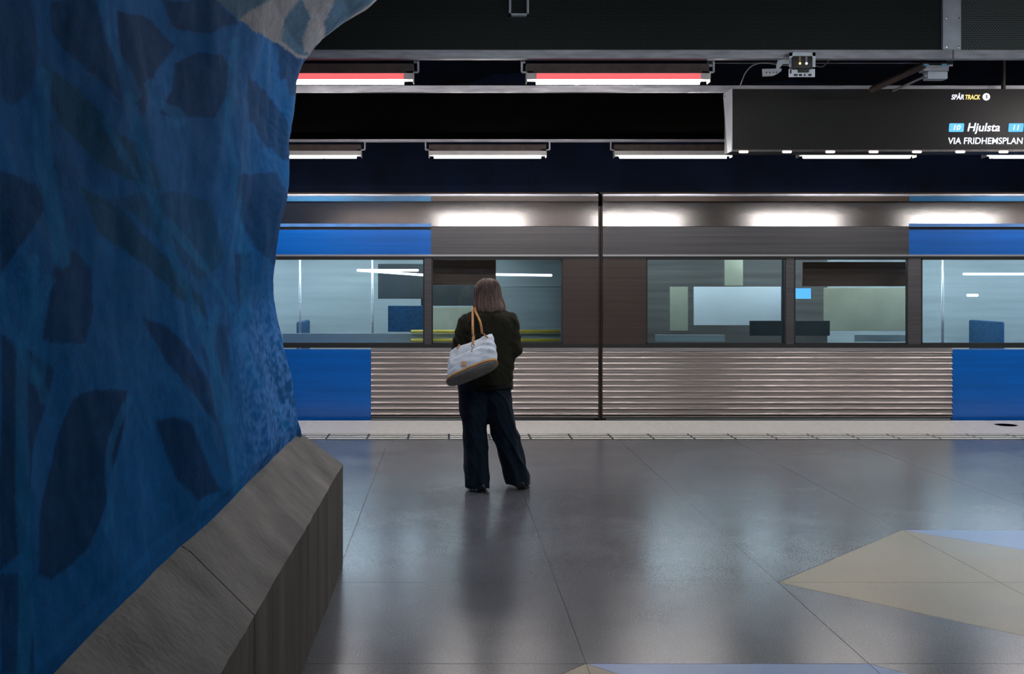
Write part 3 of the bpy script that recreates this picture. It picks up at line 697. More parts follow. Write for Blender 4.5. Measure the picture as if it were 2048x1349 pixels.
# ================================================================== METRO TRAIN (two coupled cars, at rest)
ZF = -.05
def car(xa, xb, blue_lo, blue_hi, wins, piers, label, side, interior):
    """xa..xb extent; blue beyond blue_lo (lower) / blue_hi (upper) on the outer end; windows in x"""
    root = thing('metro_car', ((xa + xb) / 2, TY + 1.4, 0), label, 'train car', 'coupled metro cars at the platform')
    yb = TY + 2.75
    lo = (xa, blue_lo) if side < 0 else (blue_lo, xb); st = (blue_lo, xb) if side < 0 else (xa, blue_lo)
    hi = (xa, blue_hi) if side < 0 else (blue_hi, xb); sg = (blue_hi, xb) if side < 0 else (xa, blue_hi)
    # lower body: blue door/side panel and ribbed steel panel
    b = MB(); b.box(lo[0], lo[1], TY, TY + .06, -.03, zt(699), b=.006)
    b.build('blue_side_panel', M['tblue'], root)
    b = MB(); b.box(lo[0], lo[1], TY + .004, TY + .06, -.45, -.03); b.box(st[0], st[1], TY + .02, TY + .06, -.45, -.02); b.build('skirt', M['black'], root)
    n = 12; ztop, zbot = zt(703), zt(838); pr = []
    for i in range(n * 8 + 1):
        z = ztop + (zbot - ztop) * i / (n * 8); ph = (i % 8) / 8
        pr.append((TY + .014 - .022 * max(0, math.sin(ph * math.pi * 2)) ** .7 + .004 * min(0, math.sin(ph * math.pi * 2)), z))
    V = [(x, y, z) for x in st for (y, z) in pr]; m_ = len(pr)
    b = MB(); b.add(V, [(i, i + 1, m_ + i + 1, m_ + i) for i in range(m_ - 1)]); b.box(st[0], st[1], TY + .02, TY + .06, zbot, ztop)
    b.build('ribbed_panel', M['tsteel'], root, True)
    b = MB(); b.box(st[0], st[1], TY - .002, TY + .05, zt(703), zt(696)); b.build('lower_trim', M['trim'], root)
    # belt rubber
    b = MB(); b.box(xa, xb, TY - .004, TY + .05, zt(696), zt(689)); b.build('belt_seal', M['rubber'], root)
    # window band piers
    edges = [xa]
    for w0, w1 in wins: edges += [w0, w1]
    edges.append(xb)
    for k in range(0, len(edges), 2):
        p0, p1 = edges[k], edges[k + 1]
        if p1 - p0 < .005: continue
        b = MB(); b.box(p0, p1, TY, TY + .06, zt(689), zt(517)); b.build('window_pier', M[piers[k // 2]], root)
    for w0, w1 in wins:
        t = .018; b = MB()
        for (q0, q1, r0, r1) in ((w0, w1, zt(517) - t, zt(517)), (w0, w1, zt(689), zt(689) + t), (w0, w0 + t, zt(689), zt(517)), (w1 - t, w1, zt(689), zt(517))):
            b.box(q0, q1, TY - .002, TY + .03, r0, r1)
        fr = b.build('window_frame', M['rubber'], root)
        b = MB(); b.box(w0 + t, w1 - t, TY + .008, TY + .012, zt(689) + t, zt(517) - t); b.build('pane', M['tglass'], fr)
    # rain strip, fascia, gutter, cantrail, roof
    b = MB(); b.box(xa, xb, TY - .006, TY + .05, zt(517), zt(513)); b.build('upper_seal', M['rubber'], root)
    b = MB(); b.box(xa, xb, TY - .010, TY + .05, zt(513), zt(509.5)); b.build('rain_strip', M['trim'], root)
    b = MB(); b.box(hi[0], hi[1], TY, TY + .06, zt(509.5), zt(460)); b.build('blue_fascia', M['tblue'], root)
    b = MB(); b.box(sg[0], sg[1], TY, TY + .06, zt(509.5), zt(454)); b.build('grey_fascia', M['tfascia'], root)
    b = MB(); b.box(hi[0], hi[1], TY + .01, TY + .06, zt(460), zt(454)); b.build('black_groove', M['rubber'], root)
    b = MB(); b.box(hi[0], hi[1], TY - .005, TY + .06, zt(454), zt(447.5)); b.build('blue_strip', mat('train_pale_blue', (.10, .26, .62, 1), .3, noise_scale=4), root)
    za, zb = zt(453), zt(402); pr = []
    for i in range(25):
        t = i / 24; an = math.radians(2.62 - 1.6 * t - 3.6 * t ** 2.2); pr.append([0, za + (zb - za) * t, an])
    y = TY + .0
    for i in range(25):
        if i: y += math.tan(pr[i][2]) * (pr[i][1] - pr[i - 1][1])
        pr[i][0] = y
    V = [(x, p[0], p[1]) for x in (xa, xb) for p in pr]
    b = MB(); b.add(V, [(i, i + 1, 26 - 1 + i + 1, 25 + i) for i in range(24)]); b.build('cantrail', M['troof'], root, True)
    b = MB(); b.box(hi[0], hi[1], TY - .015, TY + .08, zt(403), zt(393)); b.build('gutter', mat('gutter_blue', (.02, .13, .28, 1), .4, noise_scale=3), root)
    b = MB(); b.box(sg[0], sg[1], TY - .015, TY + .08, zt(403), zt(393)); b.build('gutter', M['tbrown'], root)
    b = MB(); b.box(xa, xb, TY - .02, TY + .08, zt(393), zt(388.5), b=.004); b.build('roof_strip', M['alu'], root)
    # roof shell, far side, ends
    pts = [(TY + .07, zt(389)), (TY + .35, zt(389) + .06), (TY + 1.4, zt(389) + .09), (yb - .3, zt(389) + .06), (yb, zt(402)), (yb, -.45), (yb - .06, -.45), (yb - .06, 2.35), (TY + .09, 2.35)]
    n = len(pts); b = MB(); b.add([(xa, p, q) for p, q in pts] + [(xb, p, q) for p, q in pts], [(i, (i + 1) % n, n + (i + 1) % n, n + i) for i in range(n)])
    b.build('roof_shell', M['tbrown'], root)
    for xe, s in ((xa, 1), (xb, -1)):
        b = MB(); b.box(min(xe, xe + s * .05), max(xe, xe + s * .05), TY + .061, yb - .06, -.45, 2.6); b.build('end_wall', M['tbrown'], root)
    # interior
    b = MB(); b.box(xa + .06, xb - .06, TY + .07, yb - .07, ZF - .05, ZF); b.build('car_floor', M['indark'], root)
    b = MB(); b.box(xa + .06, xb - .06, TY + .07, yb - .07, 2.13, 2.16); b.build('car_ceiling', M['inwhite'], root)
    b = MB(); b.box(xa + .06, xb - .06, yb - .09, yb - .065, ZF, 2.13); b.build('lining', M['inwall'], root)
    xx = xa + .4
    while xx < xb - 1.5:
        for yy in (TY + .75, yb - .8):
            b = MB(); b.box(xx, xx + 1.2, yy - .06, yy + .06, 2.095, 2.128, b=.01); b.build('ceiling_light', M['carlight'], root)
        xx += 1.5
    interior(root, yb)
    return root

def board(root, name, px0, px1, py0, py1, d, m, th=.03):
    b = MB(); pbox(b, px0, py0, px1, py1, d, d + th, 0, .004); return b.build(name, M[m], root)
def bench(root, x, y, facing):
    """transverse double seat with back"""
    b = MB(); b.box(x - .22, x + .22, y - .42, y + .42, .36, .46, b=.03); o = b.build('seat', M['seat_blue'], root, 'auto')
    s = facing; b = MB(); b.box(x - s * .26 - .04, x - s * .26 + .04, y - .42, y + .42, .40, 1.12, b=.03); b.build('seat_back', M['seat_blue'], root, 'auto')
    b = MB(); b.box(x - .14, x + .14, y - .36, y + .36, ZF, .36); b.build('seat_base', M['indark'], root)
def pole(root, x, y, m='trim'):
    b = MB(); b.tube([(x, y, ZF), (x, y, 2.13)], .017, 12); b.build('pole', M[m], root, True)

def in_left(root, yb):
    board(root, 'upper_board', 862, 992, 520, 571, TY + .45, 'inbrown')
    board(root, 'partition', 842, 950, 571, 612, TY + 1.6, 'indark')
    board(root, 'lower_board', 855, 960, 615, 668, TY + 1.5, 'incream')
    board(root, 'side_screen', 995, 1122, 572, 655, TY + .9, 'inwall')
    board(root, 'sill_panel', 565, 1122, 667, 688, TY + .6, 'inwall')
    board(root, 'door_screen', 756, 852, 528, 598, TY + 1.4, 'indark')
    board(root, 'seat_back_panel', 776, 848, 612, 664, TY + .9, 'seat_blue')
    for py in (663.5, 681):
        b = MB(); a, c = at(822, py, TY + .5), at(1119, py, TY + .5); b.tube([a, c], .021, 10); b.build('handrail', M['yellow'], root, True)
    for (p0, p1, y0, y1) in ((716, 856, 541, 551), (962, 1102, 549, 551), (716, 835, 541, 541)):
        b = MB(); a, c = at(p0, y0, TY + .9), at(p1, y1, TY + .9); b.cap(a, c, .016, .016, 10); b.build('light_bar', M['carlight2'], root, True)
    for px in (640, 480, 1060): bench(root, at(px, 600, TY + 1.9).x, TY + 2.1, 1)
    for px in (600, 745, 1135): pole(root, at(px, 600, TY + .9).x, TY + .9)
def in_right(root, yb):
    board(root, 'bright_panel', 1388, 1562, 574, 651, TY + 1.0, 'inwhite')
    board(root, 'side_post', 1340, 1376, 574, 662, TY + 1.0, 'incream')
    board(root, 'upper_post', 1450, 1486, 518, 572, TY + 1.0, 'incream')
    board(root, 'upper_board', 1605, 1812, 524, 573, TY + .5, 'inbrown')
    board(root, 'partition', 1292, 1655, 517, 690, TY + 1.5, 'ingrey')
    board(root, 'cream_panel', 1648, 1812, 576, 662, TY + 1.1, 'incream')
    board(root, 'partition', 1564, 1588, 520, 688, TY + .3, 'indark')
    board(root, 'lower_board', 1500, 1660, 642, 672, TY + .8, 'indark')
    board(root, 'blue_screen', 1576, 1622, 577, 598, TY + .9, 'led_blue')
    board(root, 'sill_panel', 1310, 1450, 670, 684, TY + .6, 'inwall'); board(root, 'sill_panel', 1710, 1840, 670, 684, TY + .6, 'inwall')
    b = MB(); b.cap(at(1928, 548.5, TY + .9), at(2110, 548.5, TY + .9), .016, .016, 10); b.build('light_bar', M['carlight2'], root, True)
    b = MB(); b.cap(at(1936, 591, TY + .9), at(1954, 591, TY + .9), .018, .018, 10); b.build('light_bar', M['carlight2'], root, True)
    for px in (1950, 2150): bench(root, at(px, 600, TY + 1.9).x, TY + 2.1, -1)
    for px in (1885, 2100): pole(root, at(px, 600, TY + .9).x, TY + .9)

car(-11.5, xt(1196.5), xt(742), xt(862), [(xt(150), xt(420)), (xt(440), xt(849)), (xt(863), xt(1126))], ['tblue', 'tblue', 'tfascia', 'tbrown'],
    'blue and ribbed steel metro car on the left, behind the standing woman', -1, in_left)
car(xt(1205.5), 17.0, xt(1905), xt(1818), [(xt(1292), xt(1572)), (xt(1588), xt(1816)), (xt(1842), xt(2230)), (xt(2260), xt(2700))], ['tbrown', 'tfascia', 'tfascia', 'tblue', 'tblue'],
    'blue and ribbed steel metro car on the right, below the departure sign', 1, in_right)
root = thing('gangway_bellows', (xt(1201), TY + 1.4, 1), 'dark folded bellows joining the two metro cars', 'bellows')
for k in range(3):
    b = MB(); xx = xt(1196.5) + (k + .5) * (xt(1205.5) - xt(1196.5)) / 3; q = .0085
    b.box(xx - q, xx + q, TY + .03 + .02 * (k % 2), TY + 2.6, -.4, 2.58, b=.006); b.build('fold', M['tbrown'], root)

# ================================================================== WOMAN
PY = 8.13; S = F / PY
def wx(px): return (px - VX) / S
def wz(py): return H - (py - VY) / S
def V3(px, py, dy=0): return Vector((wx(px), PY + dy, wz(py)))
person = thing('person', (wx(975), PY, 0), 'woman seen from behind in dark jacket and wide navy trousers, waiting by the train', 'person')
hc = V3(974, 588); hc.y += .02
def build_body():
    b = MB()
    R = Matrix.Rotation(math.radians(-14), 3, 'X')       # head bowed toward what she holds
    b.ell(hc, (.072, .092, .088), R); b.ell(hc + R @ Vector((0, .028, -.055)), (.055, .062, .062), R)
    b.ell(hc + R @ Vector((0, .070, -.094)), (.022, .018, .018), R); b.ell(hc + R @ Vector((0, .045, -.075)), (.044, .038, .036), R)
    b.cap(hc + R @ Vector((0, .088, -.012)), hc + R @ Vector((0, .108, -.038)), .007, .012, 10)   # nose
    b.ell(hc + R @ Vector((0, .088, -.066)), (.022, .008, .009), R, 12)                           # lips
    for s in (-1, 1):
        b.ell(hc + R @ Vector((s * .030, .083, .002)), (.016, .010, .011), R, 12)
        b.ell(hc + R @ Vector((s * .075, .0, -.018)), (.010, .018, .03), R, 12)
    neck = V3(975, 632, .0); b.cap(neck, hc + Vector((0, -.01, -.05)), .055, .048)
    cx = wx(976)
    for z, a, d_ in ((1.30, .15, .095), (1.18, .15, .10), (1.02, .13, .09), (.92, .16, .10), (.82, .17, .105)):
        b.ell((cx, PY, z), (a, d_, .11))
    for s, sh, el, wr, hd in BODY_ARMS:
        b.cap(sh, el, .046, .038); b.cap(el, wr, .038, .025)
        b.cap(sh, (cx, PY, 1.33), .05, .07)
        # hand: palm, four unequal bent fingers, thumb from the side of the palm
        f = (hd - wr).normalized(); side = Vector((-s, 0, 0)); side = (side - f * side.dot(f)).normalized(); dn = f.cross(side).normalized()
        if dn.z > 0: dn = -dn
        pc = wr + f * .048
        for k in range(4):
            o = side * (.027 - k * .018); b.cap(wr + o * .5 + f * .01, wr + o + f * .085, .013, .012, 10)
            L = (.040, .045, .042, .033)[k]
            a = wr + o * 1.05 + f * .085; m1 = a + (f * .8 + Vector((0, 0, 1)) * .5).normalized() * L; m2 = m1 + (f * -.1 + Vector((0, 0, 1)) * .9 - side * .2).normalized() * L * .75
            b.cap(a, m1, .0092, .0085, 10); b.cap(m1, m2, .0085, .0070, 10)
        t0 = wr + side * .022 + f * .025; t1 = t0 + (side * .6 + f * .7 + Vector((0, 0, .35))).normalized() * .042; t2 = t1 + (f * .4 + Vector((0, 0, 1)) * .8 - side * .1).normalized() * .032
        b.cap(t0, t1, .012, .010, 10); b.cap(t1, t2, .010, .008, 10)
    for hip, kn, an in BODY_LEGS:
        b.cap(hip, kn, .078, .052); b.cap(kn, an, .050, .034)
        b.cap(an, an + Vector((0, .10, -.035)), .030, .018); b.ell(an + Vector((0, -.02, -.035)), (.026, .03, .024))
    return remeshed(b, 'body', M['skin'], person, .0048, None, 3)
BODY_ARMS = [(-1, V3(930, 645, .0), V3(916, 702, -.02), V3(945, 706, .2), V3(960, 702, .27)),
             (1, V3(1022, 642, .0), V3(1030, 700, -.02), V3(1007, 706, .2), V3(992, 702, .27))]
BODY_LEGS = [(V3(955, 775), V3(952, 880), V3(956, 961, -.02)), (V3(998, 775), V3(1010, 878, .04), V3(1041, 955, .07))]
build_body()
# eyes, brows, lips
R = Matrix.Rotation(math.radians(-14), 3, 'X')
for s in (-1, 1):
    b = MB(); b.ell(hc + R @ Vector((s * .030, .092, .002)), (.007, .004, .005), R, 12); b.build('eye', mat('eye_dark', (.03, .02, .015, 1), .2, noise_scale=9), person, True)
    b = MB(); b.tube([hc + R @ Vector((s * (.016 + .011 * k), .0915 - .003 * k * k, .020 + .002 * k * (2 - k))) for k in range(4)], [.002, .003, .003, .0012], 6); b.build('eyebrow', mat('brow_brown', (.05, .03, .02, 1), .8, noise_scale=60), person, True)
b = MB(); b.ell(hc + R @ Vector((0, .0925, -.0635)), (.021, .006, .0035), R, 14); b.ell(hc + R @ Vector((0, .0915, -.0695)), (.018, .006, .004), R, 14)
b.build('lips', mat('lips', (.42, .16, .14, 1), .45, noise_scale=30), person, True)
# phone held in both hands
ph = thing('mobile_phone', V3(976, 698, .33), 'small black phone held in front of the woman by both hands', 'phone')
b = MB(); b.box(-.037, .037, -.004, .004, -.075, .075, b=.003); o = b.build('phone_case', M['black']); o.rotation_euler = (math.radians(25), 0, 0); o.location = V3(976, 694, .30); 
o.parent = ph; o.matrix_parent_inverse = wmat(ph).inverted()
b = MB(); b.box(-.034, .034, -.0052, -.004, -.070, .070); o2 = b.build('screen', emis('phone_screen', (.6, .7, .9, 1), .5)); o2.rotation_euler = o.rotation_euler; o2.location = o.location
o2.parent = ph; o2.matrix_parent_inverse = wmat(ph).inverted()

def ring(cx, cy, z, a, bb, n=48, e=2.3, fold=0, ph=0, k=9):
    out = []
    for i in range(n):
        t = 2 * math.pi * i / n; c, s_ = math.cos(t), math.sin(t)
        r = 1 + fold * math.sin(k * t + ph)
        out.append(Vector((cx + a * r * math.copysign(abs(c) ** (2 / e), c), cy + bb * r * math.copysign(abs(s_) ** (2 / e), s_), z)))
    return out
# jacket
def build_jacket():
    b = MB(); rr = []
    for z, x0, x1, dd, dy in ((wz(770), 921, 1026, .150, 0), (wz(755), 921, 1028, .152, 0), (wz(720), 922, 1031, .142, 0), (wz(690), 922, 1031, .136, 0), (wz(660), 921, 1032, .134, 0),
                              (wz(643), 924, 1031, .126, -.005), (wz(631), 933, 1022, .108, -.005), (wz(625), 942, 1014, .09, 0), (wz(620), 952, 1003, .076, .0), (wz(617), 958, 997, .064, .0)):
        cx = (wx(x0) + wx(x1)) / 2; a = (wx(x1) - wx(x0)) / 2 - .006; rr.append(ring(cx, PY + dy, z, a, dd))
    b.loft(rr)
    for s, sh, el, wr, hd in BODY_ARMS:
        sh2 = sh + Vector((-s * .012 , 0, -.002)); el2 = el + Vector((s * -.0, 0, 0))
        b.cap(sh2, el2, .073, .060, 20); b.cap(el2, wr, .060, .044, 20)
        b.cap(sh2, (wx(976) + s * .07, PY, wz(629)), .064, .060, 20)
    def disp(p, n):
        d = noise.noise(Vector((p.x * 7, p.y * 7, p.z * 4))) * .008
        d += abs(noise.noise(Vector((p.x * 14 + p.z * 9, p.y * 10, p.z * 11)))) * .009
        if p.x > wx(1018) or p.x < wx(930):                 # sleeve creases
            d += math.sin(p.z * 70 + p.x * 30 + noise.noise(p * 8) * 4) * .0028
        d += noise.noise(p * 45) * .0012
        return d - .002
    return remeshed(b, 'jacket', M['jacket'], person, .0065, disp, 5)
build_jacket()
b = MB(); b.loft([ring(wx(977), PY, wz(624), .092, .084, 40), ring(wx(977), PY - .002, wz(614.5), .070, .070, 40), ring(wx(977), PY - .002, wz(614.5), .062, .062, 40), ring(wx(977), PY, wz(624), .07, .07, 40)])
b.build('collar', M['jacket'], person, True)
# darker shirt tail / hem showing under the jacket at right
b = MB(); b.loft([ring(wx(974), PY, wz(778), .205, .138, 60, fold=.02), ring(wx(974), PY, wz(764), .208, .14, 60, fold=.015)])
b.build('shirt_hem', mat('black_cloth', (.006, .006, .007, 1), .9, noise_scale=60), person, True)

# trousers
def build_trousers():
    b = MB()
    L = [(wz(758), 914, 1000, .125, 0), (wz(770), 913, 990, .13, 0), (wz(805), 916, 984, .13, 0), (wz(838), 921, 977, .122, 0), (wz(860), 924, 975, .115, 0), (wz(905), 926, 977, .105, -.01), (wz(945), 929, 979, .112, -.02), (wz(977), 930, 981, .122, -.02)]
    Rr = [(wz(758), 950, 1023, .125, 0), (wz(770), 960, 1023, .13, 0), (wz(805), 965, 1026, .13, .01), (wz(838), 974, 1030, .122, .02), (wz(860), 979, 1035, .115, .03), (wz(905), 992, 1048, .108, .05), (wz(940), 1003, 1057, .112, .07), (wz(969), 1012, 1063, .120, .08)]
    for leg in (L, Rr):
        rr = []
        for z, x0, x1, dd, dy in leg:
            k = (PY + dy) / PY; rr.append(ring((wx(x0) + wx(x1)) / 2 * k, PY + dy, H + (z - H) * k if z < .2 else z, (wx(x1) - wx(x0)) / 2 * k - .003, dd, 40, 2.2))
        rr[-1] = [Vector((p.x, p.y, max(p.z, .02))) for p in rr[-1]]
        b.loft(rr)
    def disp(p, n):
        rightleg = p.x > wx(978) + max(0, (.55 - p.z)) * .12
        d = 0
        a = p.x * (1.0 if not rightleg else 1) - (0 if not rightleg else (.55 - p.z) * .28)
        lowf = min(1, max(0, (.62 - p.z) / .4))
        d += math.sin(a * 75 + p.y * 22 + noise.noise(Vector((p.x * 3, p.y * 3, p.z * 3))) * 3) * .0055 * lowf
        diag = math.sin((p.z * 1.0 + p.x * 1.9) * 34 + noise.noise(p * 5) * 3.5)
        d += max(0, diag) ** 2 * .010 * (1 if rightleg else .5) * (.35 + .65 * min(1, max(0, (.85 - p.z) / .3)))
        d += noise.noise(p * 9) * .006 + noise.noise(p * 28) * .002
        return d - .003
    return remeshed(b, 'trousers', M['trousers'], person, .0065, disp, 4)
build_trousers()
for (px, py, dy, an) in ((961, 978, -.03, -3), (1046, 969, .08, 12)):
    p = V3(px, py, dy); p.x *= (PY + dy) / PY
    Rz = Matrix.Rotation(math.radians(-an), 3, 'Z')
    b = MB()
    prof = [(-.115, .028, .05), (-.10, .036, .062), (-.05, .038, .075), (0, .037, .07), (.06, .044, .055), (.11, .043, .042), (.145, .03, .03)]
    rr = []
    for (yy, a, h) in prof:
        r_ = []
        for i in range(20):
            t = 2 * math.pi * i / 20; r_.append(Vector((a * math.cos(t), yy, .018 + max(-.006, h * math.sin(t) * .9))))
        rr.append([Rz @ q + Vector((p.x, p.y, 0)) for q in r_])
    b.loft(rr); sh = b.build('shoe', M['shoe'], person, True)
    b = MB(); rr = []
    for z in (.0, .014):
        rr.append([Rz @ Vector((.043 * math.cos(t) * (1 if math.sin(t) > 0 else .85), .135 * math.sin(t) + .015, z)) + Vector((p.x, p.y, 0)) for t in [2 * math.pi * i / 24 for i in range(24)]])
    b.loft(rr); b.build('sole', M['rubber'], sh)

# hair: shoulder length, falling back over the collar
def hair_mat():
    m = bpy.data.materials.new('brown_hair'); m.use_nodes = True; nt = m.node_tree; L = nt.links.new; bs = nt.nodes['Principled BSDF']
    tc = nt.nodes.new('ShaderNodeTexCoord'); mp = nt.nodes.new('ShaderNodeMapping'); mp.inputs['Scale'].default_value = (130, 130, 5)
    n = nt.nodes.new('ShaderNodeTexNoise'); n.inputs['Scale'].default_value = 1; n.inputs['Detail'].default_value = 3
    L(tc.outputs['Object'], mp.inputs[0]); L(mp.outputs[0], n.inputs['Vector'])
    sp = nt.nodes.new('ShaderNodeSeparateXYZ'); L(tc.outputs['Object'], sp.inputs[0])
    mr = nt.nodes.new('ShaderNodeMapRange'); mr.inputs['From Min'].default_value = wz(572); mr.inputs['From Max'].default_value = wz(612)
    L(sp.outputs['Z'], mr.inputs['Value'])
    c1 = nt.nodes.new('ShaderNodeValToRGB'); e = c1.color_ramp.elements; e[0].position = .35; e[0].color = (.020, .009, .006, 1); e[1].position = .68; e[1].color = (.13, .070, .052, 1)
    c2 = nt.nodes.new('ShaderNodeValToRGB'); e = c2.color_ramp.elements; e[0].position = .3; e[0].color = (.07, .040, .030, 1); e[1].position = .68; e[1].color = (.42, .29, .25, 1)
    L(n.outputs['Fac'], c1.inputs[0]); L(n.outputs['Fac'], c2.inputs[0])
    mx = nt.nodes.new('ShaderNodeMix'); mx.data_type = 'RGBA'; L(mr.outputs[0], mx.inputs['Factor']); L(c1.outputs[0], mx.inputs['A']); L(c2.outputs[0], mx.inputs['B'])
    L(mx.outputs['Result'], bs.inputs['Base Color']); bs.inputs['Roughness'].default_value = .42
    bp = nt.nodes.new('ShaderNodeBump'); bp.inputs['Strength'].default_value = .6; bp.inputs['Distance'].default_value = .004; L(n.outputs['Fac'], bp.inputs['Height']); L(bp.outputs[0], bs.inputs['Normal'])
    return m
HM = hair_mat()
HP = [(557, 966, 984, .03), (559, 961, 991, .055), (563, 956, 996, .078), (570, 952, 1000, .096), (580, 949, 1002, .106), (592, 948, 1004, .108), (603, 947, 1008, .108), (612, 946, 1011, .108), (620, 947, 1011, .102), (626, 951, 1005, .092), (631, 962, 995, .07)]
def hair_pt(v, t, off=0.0):
    """v 0 crown .. 1 tips, t angle; the face side (+y) stays open below the brow"""
    k = v * (len(HP) - 1); i = min(int(k), len(HP) - 2); f = k - i
    py, x0, x1, dd = [HP[i][q] * (1 - f) + HP[i + 1][q] * f for q in range(4)]
    cx = (wx(x0) + wx(x1)) / 2; a = (wx(x1) - wx(x0)) / 2 - .004 + off
    c, s_ = math.cos(t), math.sin(t); y = -(dd + off) * s_ if s_ > 0 else -(dd * .62) * s_
    strand = 1 + .03 * noise.noise(Vector((c * 5, s_ * 5, v * 1.5))) + .018 * math.sin(t * 26 + v * 4 + 3 * noise.noise(Vector((c * 3, s_ * 3, v))))
    z = wz(py)
    if v > .6: z += .018 * (v - .6) / .4 * noise.noise(Vector((t * 3, 0, 3)))
    return Vector((cx + a * strand * c, PY + .012 + y * strand, z))
b = MB(); rings = []
for j in range(34):
    v = j / 33
    t0, t1 = (-math.pi * .5, math.pi * 1.5) if v < .33 else (-.42, math.pi + .42)
    rings.append([hair_pt(v, t0 + (t1 - t0) * i / 95) for i in range(96)])
b.loft(rings, closed=False, caps=False)
inner = [[p + (Vector((wx(975), PY, p.z)) - p) * .12 for p in r] for r in rings]
b.loft(inner, closed=False, caps=False)
e0 = MB(); bb_ = [rings[-1], inner[-1]]; b.loft(bb_, closed=False, caps=False)
cr = [hair_pt(0, 2 * math.pi * i / 24) for i in range(24)]; b.add(cr, [tuple(range(24))])
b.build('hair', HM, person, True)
b = MB()
for k in range(150):
    t = random.uniform(-.35, math.pi + .35); v0 = random.uniform(.05, .55); ln = random.uniform(.35, .5); pts = []
    for q in range(7):
        v = min(1, v0 + ln * q / 6); p = hair_pt(v, t + .06 * math.sin(q + k), .002); pts.append(p)
    if v0 + ln > .85: pts.append(pts[-1] + Vector((random.uniform(-.006, .006), random.uniform(-.004, .004), -random.uniform(.004, .012))))
    n = len(pts); b.tube(pts, [.0035 * math.sin(math.pi * (.12 + .8 * q / (n - 1))) for q in range(n)], 5)
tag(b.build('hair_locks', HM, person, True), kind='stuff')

# ------------------------------------------------------------------ shoulder bag
bag = thing('shoulder_bag', V3(944, 722, -.3), 'pale canvas tote bag with tan leather straps, hanging tilted on the woman\'s shoulder', 'bag')
Lx = Vector((.925, 0, .38)).normalized(); Sx = Vector((.20, .80, -.56)); Sx = (Sx - Lx * Sx.dot(Lx)).normalized(); Ux = Vector((-.06, .56, .83)).normalized()
BD = 7.80
bc = at(944.5, 746.5, BD)
def brp(k, t, off=0):
    """k 0 base .. 1 top"""
    a = .200 - .028 * k + .012 * math.sin(k * math.pi); th = .078 * (1 - .62 * k) + .012 * math.sin(k * math.pi); e = 2.9 - .7 * k
    c, s_ = math.cos(t), math.sin(t)
    x = (a + off) * math.copysign(abs(c) ** (2 / e), c); y = (th + off) * math.copysign(abs(s_) ** (2 / e), s_)
    h = .262 * k
    p = bc + Lx * x + Sx * y + Ux * h
    p += Lx * (.016 * k)
    return p
b = MB(); rings = []; NB = 72
for j in range(30):
    k = j / 29; rr = []
    for i in range(NB):
        t = 2 * math.pi * i / NB; p = brp(k, t)
        c = math.cos(t)
        f = math.sin(c * 9 + k * 3 + 2 * noise.noise(p * 6)) * .006 * math.sin(k * math.pi) + abs(noise.noise(p * 13)) * .016 * min(1, k * 4) + noise.noise(p * 30) * .003
        if c > .45: f += math.sin(k * 22 + c * 8) * .006 * min(1, k * 3)
        sag = -.020 * math.sin(k * math.pi * .5) * (1 - abs(c)) if k > .6 else 0
        rr.append(p + Sx * math.copysign(f, math.sin(t)) * .9 + Lx * f * .4 * c + Ux * (sag + (.012 * noise.noise(Vector((c * 4, 0, 1))) if k > .9 else 0)))
    rings.append(rr)
b.loft(rings); b.build('canvas_body', M['canvas'], bag, True)
b = MB(); rb = [brp(0, 2 * math.pi * i / NB, .003) for i in range(NB)]
b.loft([[p + Ux * .010 for p in rb], [p - Ux * .004 for p in rb], [p + (bc - p) * .04 - Ux * .012 for p in rb]]); b.build('base_panel', M['bagbase'], bag, True)
b = MB(); ring_ = [brp(.01, 2 * math.pi * i / NB, .004) for i in range(NB)]; b.tube(ring_ + [ring_[0]], .0075, 8, caps=False); b.build('leather_rim', M['tan'], bag, True)
b = MB()
band = [[brp(k, math.pi * 1.5 + q, .0065) for q in np.linspace(-1.5, 1.5, 40)] for k in (.0, .035, .062)]
b.loft(band, closed=False, caps=False); b.build('leather_band', M['tan'], bag, True)
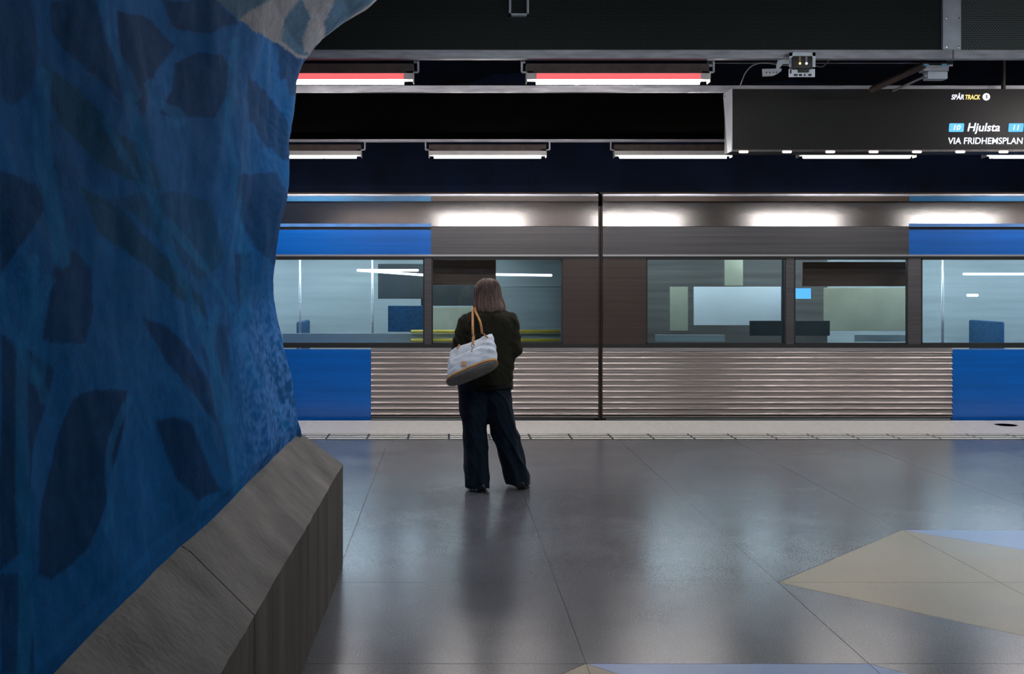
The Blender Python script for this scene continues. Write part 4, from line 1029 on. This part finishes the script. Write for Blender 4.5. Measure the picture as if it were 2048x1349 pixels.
# front leather patch, tabs, rings
def fp(px, py, dd): return at(px, py, dd)
def on_front(c, k, off=.010):   # point on the face turned to the viewer
    t = math.pi * 2 - math.acos(c); return brp(k, t, off)
def strapmesh(pts, wdt, th, name, m, nrm=Vector((0, -1, 0)), parent=bag):
    pts = [Vector(p) for p in pts]; n = len(pts); rr = []
    for i, p in enumerate(pts):
        t = (pts[min(i + 1, n - 1)] - pts[max(i - 1, 0)]).normalized(); nn = nrm if not callable(nrm) else nrm(i / (n - 1))
        s_ = t.cross(nn).normalized(); nn = s_.cross(t).normalized()
        rr.append([p + s_ * (wdt / 2) * x + nn * (th / 2) * y for x, y in ((-1, -1), (1, -1), (1, 1), (-1, 1))])
    b = MB(); b.loft(rr); return b.build(name, m, parent, 'auto')
a, c = on_front(-.12, .12, .012), on_front(-.12, .26, .016)
strapmesh([a, (a + c) / 2 - Vector((0, .002, 0)), c], .034, .004, 'leather_patch', M['tan'])
# shoulder point: left shoulder top
sh0 = V3(944, 623, -.035); shT = V3(945, 616, .02)
def strap(pa, c0, name):
    pts = spline([pa, pa * .5 + c0 * .5 + Vector((0, -.01, .0)), c0, c0 + Vector((.001, .05, .022)), c0 + Vector((.002, .10, -.005)), c0 + Vector((.006, .125, -.07)), c0 + Vector((.0, .14, -.15))], 8)
    return pts
f1 = at(946.5, 682, 7.845); c1 = V3(945, 622, -.085)
f2 = at(964, 668, 7.90); c2 = V3(950.5, 622.5, -.088)
b = MB(); b.tube(spline([f1, at(945.5, 655, 7.89), c1, V3(946, 615.5, -.02), V3(947, 620, .06), V3(946, 650, .16), V3(940, 672, .17)], 10), .0095, 10, flat=.7); b.build('strap', M['tan'], bag, True)
b = MB(); b.tube(spline([f2, at(960.5, 645, 7.93), c2, V3(951, 616, -.02), V3(951, 621, .06), V3(953, 650, .16), V3(956, 672, .17)], 10), .0095, 10, flat=.7); b.build('strap', M['tan'], bag, True)
for (px, py, dd) in ((947, 672, 7.835), (945.5, 691, 7.80)):
    b = MB(); p = at(px, py, dd); n = 14
    b.tube([p + Vector((.011 * math.cos(2 * math.pi * i / n), 0, .013 * math.sin(2 * math.pi * i / n))) for i in range(n + 1)], .003, 6, caps=False); b.build('buckle_ring', M['chrome'], bag, True)
strapmesh([at(947.5, 674, 7.825), at(946, 683, 7.80), at(945, 690, 7.785)], .020, .005, 'leather_tab', M['tan'])
b = MB()
for k, (px, py) in enumerate(((945, 695), (944, 699), (943.5, 703))):
    b.ell(at(px, py, 7.765), (.007, .004, .006), seg=8)
b.build('charm_chain', M['chrome'], bag, True)
strapmesh([at(919, 690, 7.84), at(917, 694, 7.82), at(914, 698, 7.81)], .016, .005, 'leather_tab', M['tan'])
strapmesh([at(968, 668, 7.86), at(971, 673, 7.84), at(976, 676, 7.83)], .012, .004, 'leather_tab', M['tan'])
